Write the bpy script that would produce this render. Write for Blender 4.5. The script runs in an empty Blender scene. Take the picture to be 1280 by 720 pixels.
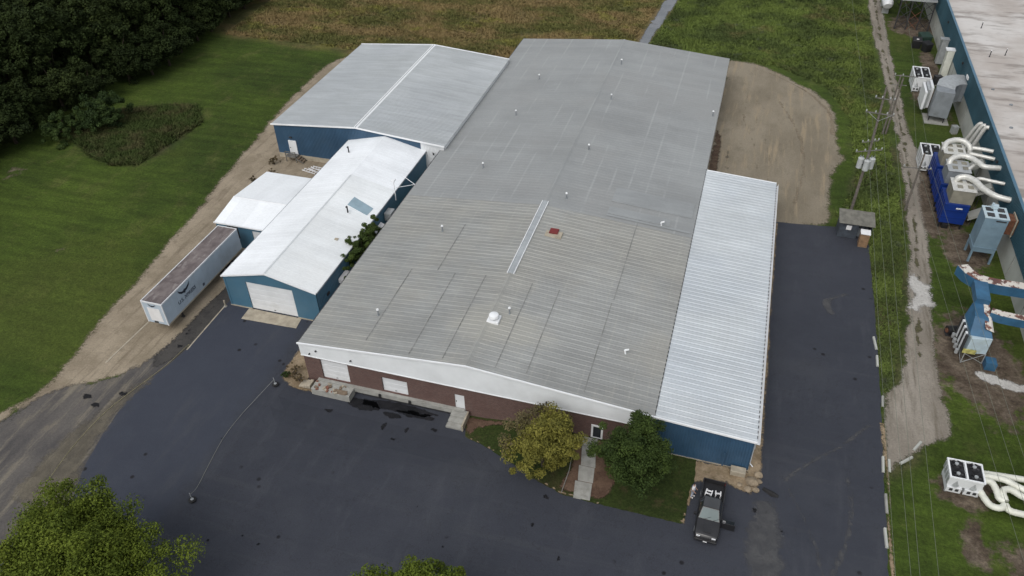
import bpy, math, random
import numpy as np
from mathutils import Vector, Matrix
from mathutils.geometry import delaunay_2d_cdt
random.seed(7); rng = np.random.default_rng(7)
PI = math.pi
S = bpy.context.scene
COL = S.collection
# ------------------------------------------------------------------ camera, world, sun, exposure
cam = bpy.data.objects.new("camera", bpy.data.cameras.new("camera")); COL.objects.link(cam)
cam.data.sensor_width = 36.0; cam.data.lens = 27.49
cam.data.clip_start = 0.5; cam.data.clip_end = 9000
RT = (0.957420, 0.288120, -0.018265); DN = (0.168406, -0.608758, -0.775276); FW = (-0.234492, 0.739189, -0.631358)
cam.matrix_world = Matrix(((RT[0], -DN[0], -FW[0], 0), (RT[1], -DN[1], -FW[1], 0), (RT[2], -DN[2], -FW[2], 57), (0, 0, 0, 1)))
S.camera = cam
W = bpy.data.worlds.new("World"); S.world = W; W.use_nodes = True
wn = W.node_tree.nodes; wl = W.node_tree.links
sky = wn.new("ShaderNodeTexSky"); sky.sky_type = 'NISHITA'; sky.sun_disc = False
sky.sun_elevation = math.radians(52); sky.sun_rotation = math.radians(192); sky.dust_density = 4; sky.air_density = 1.6
hs = wn.new("ShaderNodeHueSaturation"); hs.inputs['Saturation'].default_value = 0.30
bg = wn['Background']; bg.inputs['Strength'].default_value = 0.148
wl.new(sky.outputs[0], hs.inputs['Color']); wl.new(hs.outputs[0], bg.inputs['Color'])
sl = bpy.data.lights.new("sun", 'SUN'); sun = bpy.data.objects.new("sun", sl); COL.objects.link(sun)
sl.energy = 0.65; sl.angle = math.radians(40); sl.color = (1, 0.97, 0.93)
az = math.radians(192)      # measured like the sky's: from +Y towards +X
el = math.radians(52)
sd = Vector((math.sin(az) * math.cos(el), math.cos(az) * math.cos(el), math.sin(el)))
sun.rotation_euler = sd.to_track_quat('Z', 'Y').to_euler()
S.view_settings.view_transform = 'Standard'; S.view_settings.look = 'None'
S.view_settings.exposure = 0.0; S.view_settings.gamma = 1.0
S.view_settings.use_curve_mapping = False
try:
    S.cycles.max_bounces = 6; S.cycles.diffuse_bounces = 3
except Exception: pass

# ------------------------------------------------------------------ materials
class NT:
    def __init__(s, name):
        s.m = bpy.data.materials.new(name); s.m.use_nodes = True
        s.n = s.m.node_tree.nodes; s.l = s.m.node_tree.links
        s.b = s.n['Principled BSDF']; s.pos = s.n.new('ShaderNodeNewGeometry').outputs['Position']
    def link(s, a, b): s.l.new(a, b)
    def mapv(s, sc, rot=(0, 0, 0)):
        k = s.n.new('ShaderNodeMapping'); k.inputs['Scale'].default_value = sc; k.inputs['Rotation'].default_value = rot
        s.link(s.pos, k.inputs['Vector']); return k.outputs[0]
    def noise(s, scale, detail=4, rough=.55, sc=None, rot=(0, 0, 0), dist=0):
        t = s.n.new('ShaderNodeTexNoise'); t.inputs['Scale'].default_value = scale; t.inputs['Detail'].default_value = detail
        t.inputs['Roughness'].default_value = rough; t.inputs['Distortion'].default_value = dist
        s.link(s.mapv(sc, rot) if sc else s.pos, t.inputs['Vector']); return t.outputs['Fac']
    def vor(s, scale, feature='F1'):
        t = s.n.new('ShaderNodeTexVoronoi'); t.inputs['Scale'].default_value = scale; t.feature = feature
        s.link(s.pos, t.inputs['Vector']); return t.outputs['Distance']
    def ramp(s, f, a, b, lo=0., hi=1.):
        r = s.n.new('ShaderNodeMapRange'); r.interpolation_type = 'SMOOTHSTEP'
        for k, v in (('From Min', a), ('From Max', b), ('To Min', lo), ('To Max', hi)): r.inputs[k].default_value = v
        s.link(f, r.inputs['Value']); return r.outputs[0]
    def mix(s, f, a, b, mode='MIX'):
        k = s.n.new('ShaderNodeMix'); k.data_type = 'RGBA'; k.blend_type = mode
        for i, v in ((0, f), (6, a), (7, b)):
            if isinstance(v, (int, float)): k.inputs[i].default_value = v
            elif isinstance(v, tuple): k.inputs[i].default_value = (*v, 1) if len(v) == 3 else v
            else: s.link(v, k.inputs[i])
        return k.outputs[2]
    def math(s, op, a, b=0.):
        k = s.n.new('ShaderNodeMath'); k.operation = op
        for i, v in ((0, a), (1, b)):
            if isinstance(v, (int, float)): k.inputs[i].default_value = v
            else: s.link(v, k.inputs[i])
        return k.outputs[0]
    def attr(s, name):
        k = s.n.new('ShaderNodeAttribute'); k.attribute_name = name; return k.outputs['Fac']
    def rnd(s): return s.n.new('ShaderNodeObjectInfo').outputs['Random']
    def xyz(s):
        k = s.n.new('ShaderNodeSeparateXYZ'); s.link(s.pos, k.inputs[0]); return k.outputs
    def color(s, c):
        if isinstance(c, tuple): s.b.inputs['Base Color'].default_value = (*c, 1)
        else: s.link(c, s.b.inputs['Base Color'])
    def bump(s, h, dist=.02, st=.6):
        k = s.n.new('ShaderNodeBump'); k.inputs['Strength'].default_value = st; k.inputs['Distance'].default_value = dist
        s.link(h, k.inputs['Height']); s.link(k.outputs[0], s.b.inputs['Normal'])
    def set(s, rough=.6, metal=0., spec=None):
        if isinstance(rough, (int, float)): s.b.inputs['Roughness'].default_value = rough
        else: s.link(rough, s.b.inputs['Roughness'])
        s.b.inputs['Metallic'].default_value = metal
        if spec is not None: s.b.inputs['Specular IOR Level'].default_value = spec
        return s.m
    def alpha(s, f):
        s.link(f, s.b.inputs['Alpha']); return s.m

def plain(name, c, rough=.6, var=.18, scale=1.2, metal=0., dirt=None, dirt_amt=.5, spec=None, bump=0, panel=0.):
    t = NT(name); f = t.noise(scale, 5)
    lo = tuple(v * (1 - var) for v in c); hi = tuple(min(1, v * (1 + var)) for v in c)
    o = t.mix(t.ramp(f, .3, .7), lo, hi)
    if dirt: o = t.mix(t.math('MULTIPLY', t.ramp(t.noise(scale * .6, 6, .65), .5, .75), dirt_amt), o, dirt)
    if panel:
        o = t.mix(1., o, t.mix(t.rnd(), (1 - panel,) * 3, (1., 1., 1.)), 'MULTIPLY')
    t.color(o)
    if bump: t.bump(t.noise(scale * 12, 4), bump, .6)
    return t.set(rough, metal, spec)

M = {}
M['white_paint'] = plain('white_paint', (.68, .70, .72), .45, .05, .8, dirt=(.45, .45, .42), dirt_amt=.35)
M['fascia'] = plain('fascia', (.74, .77, .79), .5, .05, .5, dirt=(.62, .64, .65), dirt_amt=.5)
M['trim'] = plain('trim', (.78, .80, .82), .4, .03)
M['blue_wall'] = plain('blue_wall', (.035, .084, .150), .45, .12, .4, dirt=(.055, .105, .16), dirt_amt=.5, panel=.10)
M['teal_wall'] = plain('teal_wall', (.060, .145, .215), .45, .08, .4, dirt=(.09, .17, .23), dirt_amt=.5, panel=.06)
M['factory_blue'] = plain('factory_blue', (.030, .085, .118), .55, .15, .25, dirt=(.05, .11, .14), dirt_amt=.5, panel=.1)
M['block'] = plain('block', (.42, .43, .40), .8, .08, .5, dirt=(.26, .25, .22), dirt_amt=.6, bump=.01)
M['concrete'] = plain('concrete', (.30, .30, .28), .85, .15, 1.5, dirt=(.17, .16, .14), dirt_amt=.7, bump=.01)
M['concrete_tan'] = plain('concrete_tan', (.36, .32, .25), .85, .15, 1.5, dirt=(.2, .17, .13), dirt_amt=.7, bump=.01)
M['dark_steel'] = plain('dark_steel', (.03, .03, .033), .6, .2)
M['rust'] = plain('rust', (.13, .055, .03), .85, .3, 3)
M['rubber'] = plain('rubber', (.012, .012, .013), .8, .2, 3)
M['galv'] = plain('galv', (.42, .44, .45), .38, .12, 2.5, .35, dirt=(.25, .25, .24), dirt_amt=.4)
M['duct'] = plain('duct', (.60, .60, .57), .38, .08, 3, .25, dirt=(.32, .31, .27), dirt_amt=.5)
M['white_duct'] = plain('white_duct', (.66, .67, .60), .45, .06, 2, dirt=(.42, .42, .34), dirt_amt=.5)
M['grey_box'] = plain('grey_box', (.20, .22, .24), .5, .12, 1, dirt=(.10, .10, .10), dirt_amt=.5)
M['beige_box'] = plain('beige_box', (.22, .21, .17), .6, .15, 1, dirt=(.07, .07, .06), dirt_amt=.6)
M['royal_blue'] = plain('royal_blue', (.005, .028, .18), .4, .15, 1, dirt=(.01, .03, .12), dirt_amt=.6)
M['sky_blue'] = plain('sky_blue', (.165, .245, .31), .5, .1, 1, dirt=(.12, .19, .25), dirt_amt=.6)
M['duct_blue'] = plain('duct_blue', (.030, .105, .195), .5, .2, 1, dirt=(.04, .10, .19), dirt_amt=.6)
t = NT('peeling_paint'); f = t.noise(1.3, 5, .6)
t.color(t.mix(t.ramp(f, .47, .53), t.mix(t.ramp(t.noise(2.2, 4), .48, .52), (.16, .07, .05), (.11, .055, .05)), (.58, .55, .50))); M['peeling'] = t.set(.8)
M['pale_box'] = plain('pale_box', (.42, .52, .58), .5, .1, 1.5, dirt=(.32, .34, .2), dirt_amt=.5)
M['lap'] = plain('lap', (.20, .203, .196), .7, .3, .5)
M['black'] = plain('black', (.012, .012, .014), .55, .2)
M['dark_glass'] = plain('dark_glass', (.02, .025, .03), .12, .1)
M['windshield'] = plain('windshield', (.085, .12, .125), .35, .1, spec=.35)
M['car_paint'] = plain('car_paint', (.018, .018, .020), .28, .2, spec=.7)
M['chrome'] = plain('chrome', (.5, .5, .52), .2, .05, metal=.8)
M['lamp_glass'] = plain('lamp_glass', (.65, .66, .68), .15, .05)
M['wood'] = plain('wood', (.16, .12, .085), .85, .3, 3)
M['grey_wood'] = plain('grey_wood', (.13, .125, .115), .85, .25, 2)
M['pole_wood'] = plain('pole_wood', (.13, .115, .10), .9, .25, 4)
M['shed_roof'] = plain('shed_roof', (.15, .145, .125), .9, .2, 1.5, dirt=(.08, .08, .07), dirt_amt=.6)
M['shed_wall'] = plain('shed_wall', (.045, .055, .07), .7, .25, 2)
M['crate'] = plain('crate', (.22, .135, .075), .8, .2, 2.5)
M['can_grey'] = plain('can_grey', (.40, .42, .42), .5, .1, 3, dirt=(.2, .2, .19), dirt_amt=.4)
M['bark'] = plain('bark', (.055, .042, .03), .95, .3, 4)
M['skin'] = plain('skin', (.42, .25, .18), .55, .05)
M['shirt'] = plain('shirt', (.75, .75, .78), .85, .05)
M['jeans'] = plain('jeans', (.36, .40, .50), .85, .1)
M['hair'] = plain('hair', (.03, .02, .015), .8, .1)
M['rope'] = plain('rope', (.22, .225, .21), .9, .15, 5)
M['rope_yellow'] = plain('rope_yellow', (.26, .24, .14), .9, .2, 5)
M['wire'] = plain('wire', (.13, .145, .11), .6, .1)
M['red'] = plain('red', (.16, .02, .02), .7, .2)
M['skylight'] = plain('skylight', (.26, .36, .42), .3, .12, 1)
M['white_sheet'] = plain('white_sheet', (.72, .72, .73), .6, .06)
M['brick_red'] = plain('brick_red', (.17, .075, .05), .9, .25, 3)
M['stone'] = plain('stone', (.25, .20, .14), .9, .25, 2, bump=.03)
M['dark_green'] = plain('dark_green', (.02, .045, .035), .5, .2)
M['logo_ink'] = plain('logo_ink', (.012, .016, .03), .5, .1)
M['letter_ink'] = plain('letter_ink', (.06, .07, .10), .5, .1)

# brick
t = NT('brick_wall_face'); bt = t.n.new('ShaderNodeTexBrick')
mp = t.n.new('ShaderNodeMapping'); mp.inputs['Rotation'].default_value = (PI / 2, 0, 0); t.link(t.pos, mp.inputs['Vector']); t.link(mp.outputs[0], bt.inputs['Vector'])
bt.inputs['Scale'].default_value = 1; bt.inputs['Brick Width'].default_value = .23; bt.inputs['Row Height'].default_value = .078; bt.inputs['Mortar Size'].default_value = .008
bt.inputs['Color1'].default_value = (.085, .042, .036, 1); bt.inputs['Color2'].default_value = (.130, .070, .058, 1); bt.inputs['Mortar'].default_value = (.15, .13, .12, 1)
t.color(t.mix(t.math('MULTIPLY', t.ramp(t.noise(.7, 5), .4, .7), .45), bt.outputs['Color'], (.085, .045, .040))); M['brick'] = t.set(.9)

def roof_mat(name, c, lap=None, streak=None, sp=1.5, patch=None, rough=.5, dash=.12, off=0., metal=.0, sk=.55):
    t = NT(name); X = t.xyz()
    o = t.mix(t.ramp(t.noise(.11, 5, .6), .32, .68), tuple(v * .90 for v in c), tuple(v * 1.08 for v in c))
    if patch: o = t.mix(t.math('MULTIPLY', t.ramp(t.noise(.09, 4, .6), .42, .66), .75), o, patch)
    d = t.noise(1., 3, .6, (.22, 1.8, 1)); o = t.mix(1., o, t.mix(t.ramp(d, .3, .7), (1 - dash,) * 3, (1 + dash,) * 3), 'MULTIPLY')
    d = t.noise(6., 3, .7, (.5, 1.5, 1)); o = t.mix(1., o, t.mix(t.ramp(d, .3, .7), (.95,) * 3, (1.05,) * 3), 'MULTIPLY')
    if streak:
        w = t.math('ABSOLUTE', t.math('SUBTRACT', t.math('FRACT', t.math('DIVIDE', t.math('ADD', X[0], 100 + off), sp)), .5))
        w = t.ramp(w, .02, .085, 1, 0)
        w = t.math('MULTIPLY', w, t.ramp(t.noise(1., 4, .6, (.7, .09, 1)), .45, .58))
        o = t.mix(t.math('MULTIPLY', w, sk), o, streak)
    if name == 'roof_old':
        q = t.math('ADD', t.math('POWER', t.math('DIVIDE', t.math('ADD', X[0], 18.2), 5.5), 2.), t.math('POWER', t.math('DIVIDE', t.math('SUBTRACT', X[1], 53.8), 3.0), 2.))
        q = t.math('ADD', q, t.math('MULTIPLY', t.math('SUBTRACT', t.noise(.5, 5, .7), .5), 2.2))
        o = t.mix(t.math('MULTIPLY', t.ramp(q, .1, 1.4, 1, 0), .6), o, (.35, .345, .31))
        o = t.mix(t.math('MULTIPLY', t.ramp(t.noise(.25, 5, .7, (1, .5, 1)), .56, .72), .45), o, (.305, .30, .275))
    r = t.rnd(); o = t.mix(1., o, t.mix(r, (.955,) * 3, (1.03,) * 3), 'MULTIPLY')
    t.color(o); t.bump(t.noise(2.5, 3), .01, .12 if 'white' in name else .35)
    return t.set(rough, metal)
M['roof_old'] = roof_mat('roof_old', (.266, .274, .268), streak=(.34, .34, .315), patch=(.286, .283, .260), dash=.09, sk=.30)
M['roof_coated'] = roof_mat('roof_coated', (.264, .276, .278), streak=(.335, .35, .352), dash=.02, patch=(.265, .272, .270), sp=2.2, sk=.6)
M['roof_patch'] = roof_mat('roof_patch', (.28, .295, .30), dash=.05)
M['roof_lean'] = roof_mat('roof_lean', (.49, .525, .55), dash=.04, patch=(.43, .47, .51), rough=.4)
M['roof_back'] = roof_mat('roof_back', (.36, .385, .40), dash=.08, patch=(.33, .355, .375), rough=.4)
M['roof_white'] = roof_mat('roof_white', (.80, .83, .86), dash=.01, patch=(.77, .80, .82), rough=.45)
M['roof_white2'] = roof_mat('roof_white2', (.755, .785, .80), dash=.01, patch=(.73, .75, .75), rough=.45)
M['roof_ridge'] = plain('roof_ridge', (.60, .63, .65), .5, .05)
t = NT('membrane_roof')
o = t.mix(t.ramp(t.noise(.09, 5, .6), .35, .65), (.40, .36, .33), (.56, .54, .52))
o = t.mix(t.math('MULTIPLY', t.ramp(t.noise(.35, 6, .65, (.35, 1.3, 1), (0, 0, -.1)), .50, .66), .8), o, (.21, .185, .165))
o = t.mix(t.math('MULTIPLY', t.ramp(t.noise(1.6, 5, .7, (.25, 1.5, 1)), .56, .72), .55), o, (.22, .20, .19)); t.color(o); M['membrane'] = t.set(.75)
t = NT('trailer_roof'); o = t.mix(t.ramp(t.noise(1.1, 5, .6, (1, .7, 1)), .35, .65), (.105, .085, .085), (.17, .145, .14))
o = t.mix(t.math('MULTIPLY', t.ramp(t.noise(1.5, 4, .6, (1, .35, 1)), .56, .64), .6), o, (.26, .235, .225)); t.color(o); M['trailer_roof'] = t.set(.7)
M['trailer_side'] = plain('trailer_side', (.42, .50, .58), .42, .06, .6, dirt=(.34, .385, .43), dirt_amt=.6)

# ground materials
def grassy(t, base_lo, base_hi, dry, stripes=True):
    o = t.mix(t.ramp(t.noise(.05, 6, .6), .35, .65), base_lo, base_hi)
    o = t.mix(t.math('MULTIPLY', t.ramp(t.noise(.22, 6, .7, (1, .55, 1), (0, 0, .5)), .52, .72), .6), o, dry)
    if stripes:
        s_ = t.noise(1., 3, .5, (.10, .75, 1), (0, 0, -.35)); o = t.mix(1., o, t.mix(t.ramp(s_, .35, .65), (.84,) * 3, (1.16,) * 3), 'MULTIPLY')
    o = t.mix(t.math('MULTIPLY', t.ramp(t.noise(.45, 6, .75, (.6, 1.3, 1)), .56, .74), .55), o, dry)
    return o
def wild_col(t, g):
    C_ = lambda *c: tuple(v * g for v in c)
    w = t.mix(t.ramp(t.noise(.075, 7, .65, (1, 1.7, 1)), .40, .60), C_(.072, .074, .025), C_(.150, .112, .052))
    w = t.mix(t.math('MULTIPLY', t.ramp(t.noise(.11, 6, .65, (1, 1.4, 1), (0, 0, 1)), .54, .64), .75), w, C_(.135, .130, .034))
    return t.mix(t.math('MULTIPLY', t.ramp(t.noise(.4, 6, .75), .56, .70), .55), w, C_(.050, .052, .022))
def lush_col(t, g):
    C_ = lambda *c: tuple(v * g for v in c)
    w = t.mix(t.ramp(t.noise(.13, 7, .65), .40, .60), C_(.044, .060, .019), C_(.080, .108, .026))
    w = t.mix(t.math('MULTIPLY', t.ramp(t.noise(.07, 6, .65), .52, .66), .75), w, C_(.108, .092, .040))
    return t.mix(t.math('MULTIPLY', t.ramp(t.noise(.3, 6, .7, None), .58, .68), .6), w, C_(.055, .062, .046))
t = NT('ground_cover')
lawn = grassy(t, (.032, .053, .0085), (.054, .084, .012), (.092, .098, .030))
lawn = t.mix(t.math('MULTIPLY', t.ramp(t.noise(.035, 4, .5), .5, .62), .5), lawn, (.074, .094, .017))
fine = t.noise(3.2, 6, .8); fine2 = t.noise(.9, 5, .7)
wild = wild_col(t, 1.); lush = lush_col(t, 1.)
rough_ = t.mix(t.ramp(t.noise(.45, 7, .75), .36, .62), (.034, .046, .014), (.080, .078, .034))
mud = t.mix(t.ramp(t.noise(.5, 6, .7), .35, .65), (.070, .052, .038), (.155, .125, .095))
o = t.mix(t.attr('wild'), lawn, wild); o = t.mix(t.attr('lush'), o, lush); o = t.mix(t.attr('rough'), o, rough_)
weed = t.mix(t.ramp(t.noise(.25, 6, .7), .4, .6), (.030, .044, .014), (.060, .056, .026)); o = t.mix(t.attr('weed'), o, weed)
dm = t.ramp(t.math('ADD', t.attr('mud'), t.math('MULTIPLY', t.math('SUBTRACT', t.noise(.7, 6, .7), .5), 1.3)), .4, .65); o = t.mix(dm, o, mud)
o = t.mix(1., o, t.mix(t.ramp(fine, .3, .7), (.66,) * 3, (1.34,) * 3), 'MULTIPLY')
o = t.mix(1., o, t.mix(t.ramp(fine2, .3, .7), (.84,) * 3, (1.16,) * 3), 'MULTIPLY')
t.color(o); t.bump(t.math('ADD', fine, t.math('MULTIPLY', fine2, 2.)), .15, .8); M['ground'] = t.set(.95, spec=.2)
t = NT('lawn_turf'); o = grassy(t, (.019, .030, .0065), (.036, .052, .012), (.062, .048, .024), False)
o = t.mix(t.math('MULTIPLY', t.ramp(t.noise(.5, 5, .7), .55, .72), .6), o, (.075, .052, .03))
o = t.mix(1., o, t.mix(t.ramp(t.noise(5, 5, .75), .3, .7), (.6,) * 3, (1.4,) * 3), 'MULTIPLY'); t.color(o); t.bump(t.noise(6, 4), .06, .8); M['turf'] = t.set(.95, spec=.2)

def soil(name, a, b, d, sc=.3, edge=True, stretch=None, rot=(0, 0, 0), amax=1., streak=None):
    t = NT(name); o = t.mix(t.ramp(t.noise(sc, 6, .65, stretch), .35, .65), a, b)
    o = t.mix(t.math('MULTIPLY', t.ramp(t.noise(sc * 2.7, 6, .7, stretch), .52, .7), .6), o, d)
    if streak: o = t.mix(t.math('MULTIPLY', t.ramp(t.noise(1., 6, .65, (1.1, .09, 1), rot), .50, .68), .8), o, streak)
    o = t.mix(1., o, t.mix(t.ramp(t.noise(5, 5, .8), .3, .7), (.84,) * 3, (1.16,) * 3), 'MULTIPLY')
    t.color(o); t.bump(t.noise(5, 5, .7), .05, .7); t.set(.95, spec=.2)
    if edge:
        e = t.math('ADD', t.attr('edge'), t.math('MULTIPLY', t.math('SUBTRACT', t.noise(2.6, 7, .8), .5), 1.7))
        t.alpha(t.math('MULTIPLY', t.ramp(e, .22, .72), amax))
    return t.m
M['dirt'] = soil('dirt', (.225, .187, .135), (.315, .265, .198), (.165, .137, .098), .25, streak=(.155, .125, .09), rot=(0, 0, -.08))
M['pad'] = soil('pad', (.180, .155, .115), (.245, .213, .162), (.135, .118, .088), .14, True, (1, .5, 1), streak=(.29, .235, .16))
M['gravel'] = soil('gravel', (.205, .182, .152), (.290, .262, .225), (.145, .125, .095), .35, True, (1, .3, 1), streak=(.12, .105, .08))
M['chalk'] = soil('chalk', (.42, .41, .39), (.50, .49, .47), (.22, .2, .18), 1.0)
M['stream'] = soil('stream', (.17, .185, .20), (.21, .22, .235), (.13, .14, .15), .3, True)
M['track_grass'] = soil('track_grass', (.06, .06, .03), (.11, .10, .06), (.04, .045, .02), 1., True)
M['track_tan'] = soil('track_tan', (.23, .185, .13), (.29, .24, .175), (.18, .15, .11), .5, amax=.6)
M['damp'] = soil('damp', (.095, .088, .068), (.125, .115, .09), (.09, .08, .06), .4, amax=.45)
M['tan_soil'] = soil('tan_soil', (.20, .15, .095), (.30, .235, .16), (.12, .10, .05), .8)
M['mulch'] = soil('mulch', (.085, .052, .037), (.13, .085, .06), (.05, .03, .022), 1.)
M['old_asphalt'] = soil('old_asphalt', (.066, .063, .064), (.115, .106, .098), (.185, .162, .125), .22, True, (1, .4, 1), streak=(.20, .178, .14), rot=(0, 0, .22))
M['dust_tan'] = soil('dust_tan', (.13, .115, .088), (.19, .168, .128), (.07, .066, .06), .5, amax=.6, streak=(.07, .068, .064))
M['old_dark'] = soil('old_dark', (.050, .048, .047), (.068, .064, .060), (.02, .02, .02), .5, True)
M['dust'] = soil('dust', (.085, .086, .090), (.125, .125, .125), (.06, .065, .072), .8, amax=.55)
M['rusty_soil'] = soil('rusty_soil', (.07, .045, .032), (.12, .085, .06), (.04, .03, .025), 1.2)
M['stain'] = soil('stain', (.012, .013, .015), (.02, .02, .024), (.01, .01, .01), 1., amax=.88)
t = NT('asphalt'); X = t.xyz()
o = t.mix(t.ramp(t.noise(.035, 5, .6), .35, .65), (.032, .036, .048), (.039, .043, .056))
o = t.mix(t.math('MULTIPLY', t.ramp(t.noise(1., 5, .7, (.06, .9, 1)), .52, .70), .30), o, (.056, .060, .068))
o = t.mix(t.math('MULTIPLY', t.ramp(t.noise(.09, 5, .6, None), .5, .68), .35), o, (.050, .054, .062))
o = t.mix(t.math('MULTIPLY', t.ramp(t.math('ABSOLUTE', t.math('SUBTRACT', t.noise(.28, 5, .6), .5)), .0, .006, 1, 0), .5), o, (.020, .021, .025))
xl = t.math('ADD', X[0], t.math('MULTIPLY', t.noise(.6, 4), 1.5))
o = t.mix(t.ramp(xl, -41.2, -39.6, 1, 0), o, (.037, .043, .060))
o = t.mix(t.math('MULTIPLY', t.ramp(t.noise(.5, 5, .7, (1, .22, 1), (0, 0, .25)), .52, .70), .5), o, (.052, .056, .068))
o = t.mix(t.math('MULTIPLY', t.ramp(t.noise(.16, 6, .7), .60, .72), .4), o, (.030, .033, .042))
o = t.mix(t.math('MULTIPLY', t.ramp(t.vor(.42), .055, .11, 1, 0), t.ramp(t.noise(.13, 3), .50, .56)), o, (.008, .008, .011))
o = t.mix(1., o, t.mix(t.ramp(t.noise(14, 4, .8), .3, .7), (.82,) * 3, (1.18,) * 3), 'MULTIPLY')
t.color(o); t.bump(t.noise(20, 3), .01, .5); M['asphalt'] = t.set(t.ramp(t.noise(.3, 4), .3, .7, .72, .92), spec=.35)

def leaf_mat(name, c1, c2, c3, ro=.75, sp=.15):
    t = NT(name); v = t.attr('shade')
    o = t.mix(t.ramp(v, 0., .6), c1, c2); o = t.mix(t.ramp(v, .72, 1.), o, c3)
    o = t.mix(1., o, t.mix(t.rnd(), (.78, .80, .80), (1.18, 1.12, 1.1)), 'MULTIPLY')
    t.color(o); t.set(ro, spec=sp)
    return t.m
M['leaf_forest'] = leaf_mat('leaf_forest', (.017, .026, .010), (.029, .043, .014), (.043, .062, .019), .85, .08)
M['leaf_green'] = leaf_mat('leaf_green', (.026, .044, .012), (.050, .078, .018), (.078, .115, .024))
M['leaf_big'] = leaf_mat('leaf_big', (.060, .088, .012), (.108, .145, .018), (.145, .180, .024))
M['leaf_yellow'] = leaf_mat('leaf_yellow', (.085, .088, .022), (.155, .152, .032), (.21, .20, .045))
M['leaf_dull'] = leaf_mat('leaf_dull', (.070, .064, .032), (.115, .10, .05), (.15, .13, .06))
M['leaf_shrub'] = leaf_mat('leaf_shrub', (.016, .03, .01), (.035, .06, .016), (.06, .09, .025))
M['leaf_dry'] = leaf_mat('leaf_dry', (.05, .042, .022), (.10, .078, .042), (.15, .115, .065))
def tuft_mat(name, fn, g):
    t = NT(name); o = fn(t, g); o = t.mix(1., o, t.mix(t.attr('shade'), (.8,) * 3, (1.25,) * 3), 'MULTIPLY'); t.color(o); return t.set(.9, spec=.15)
M['weed_brown'] = tuft_mat('weed_brown', wild_col, 1.5)
M['weed_green'] = tuft_mat('weed_green', lush_col, 1.45)
M['weed_patch'] = tuft_mat('weed_patch', lambda t, g: t.mix(t.ramp(t.noise(.25, 6, .7), .42, .64), (.048, .070, .020), (.080, .078, .034)), 1.)

# ------------------------------------------------------------------ helpers
def tag(o, label=None, cat=None, group=None, kind=None):
    if label: o['label'] = label
    if cat: o['category'] = cat
    if group: o['group'] = group
    if kind: o['kind'] = kind
    return o
def thing(name, label, cat, loc=(0, 0, 0), rz=0, group=None):
    o = bpy.data.objects.new(name, None); COL.objects.link(o); o.location = loc; o.rotation_euler = (0, 0, rz)
    o.empty_display_size = .5
    return tag(o, label, cat, group)
def link(name, me, parent=None, loc=None, rot=None):
    o = bpy.data.objects.new(name, me); COL.objects.link(o)
    if parent: o.parent = parent
    if loc: o.location = loc
    if rot: o.rotation_euler = rot
    return o
def mesh(name, V, F, mat, smooth=False):
    me = bpy.data.meshes.new(name); me.from_pydata([tuple(map(float, v)) for v in V], [], F)
    for m_ in (mat if isinstance(mat, (list, tuple)) else [mat]): me.materials.append(m_)
    if smooth: me.polygons.foreach_set('use_smooth', [True] * len(me.polygons))
    me.update(); return me
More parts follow.
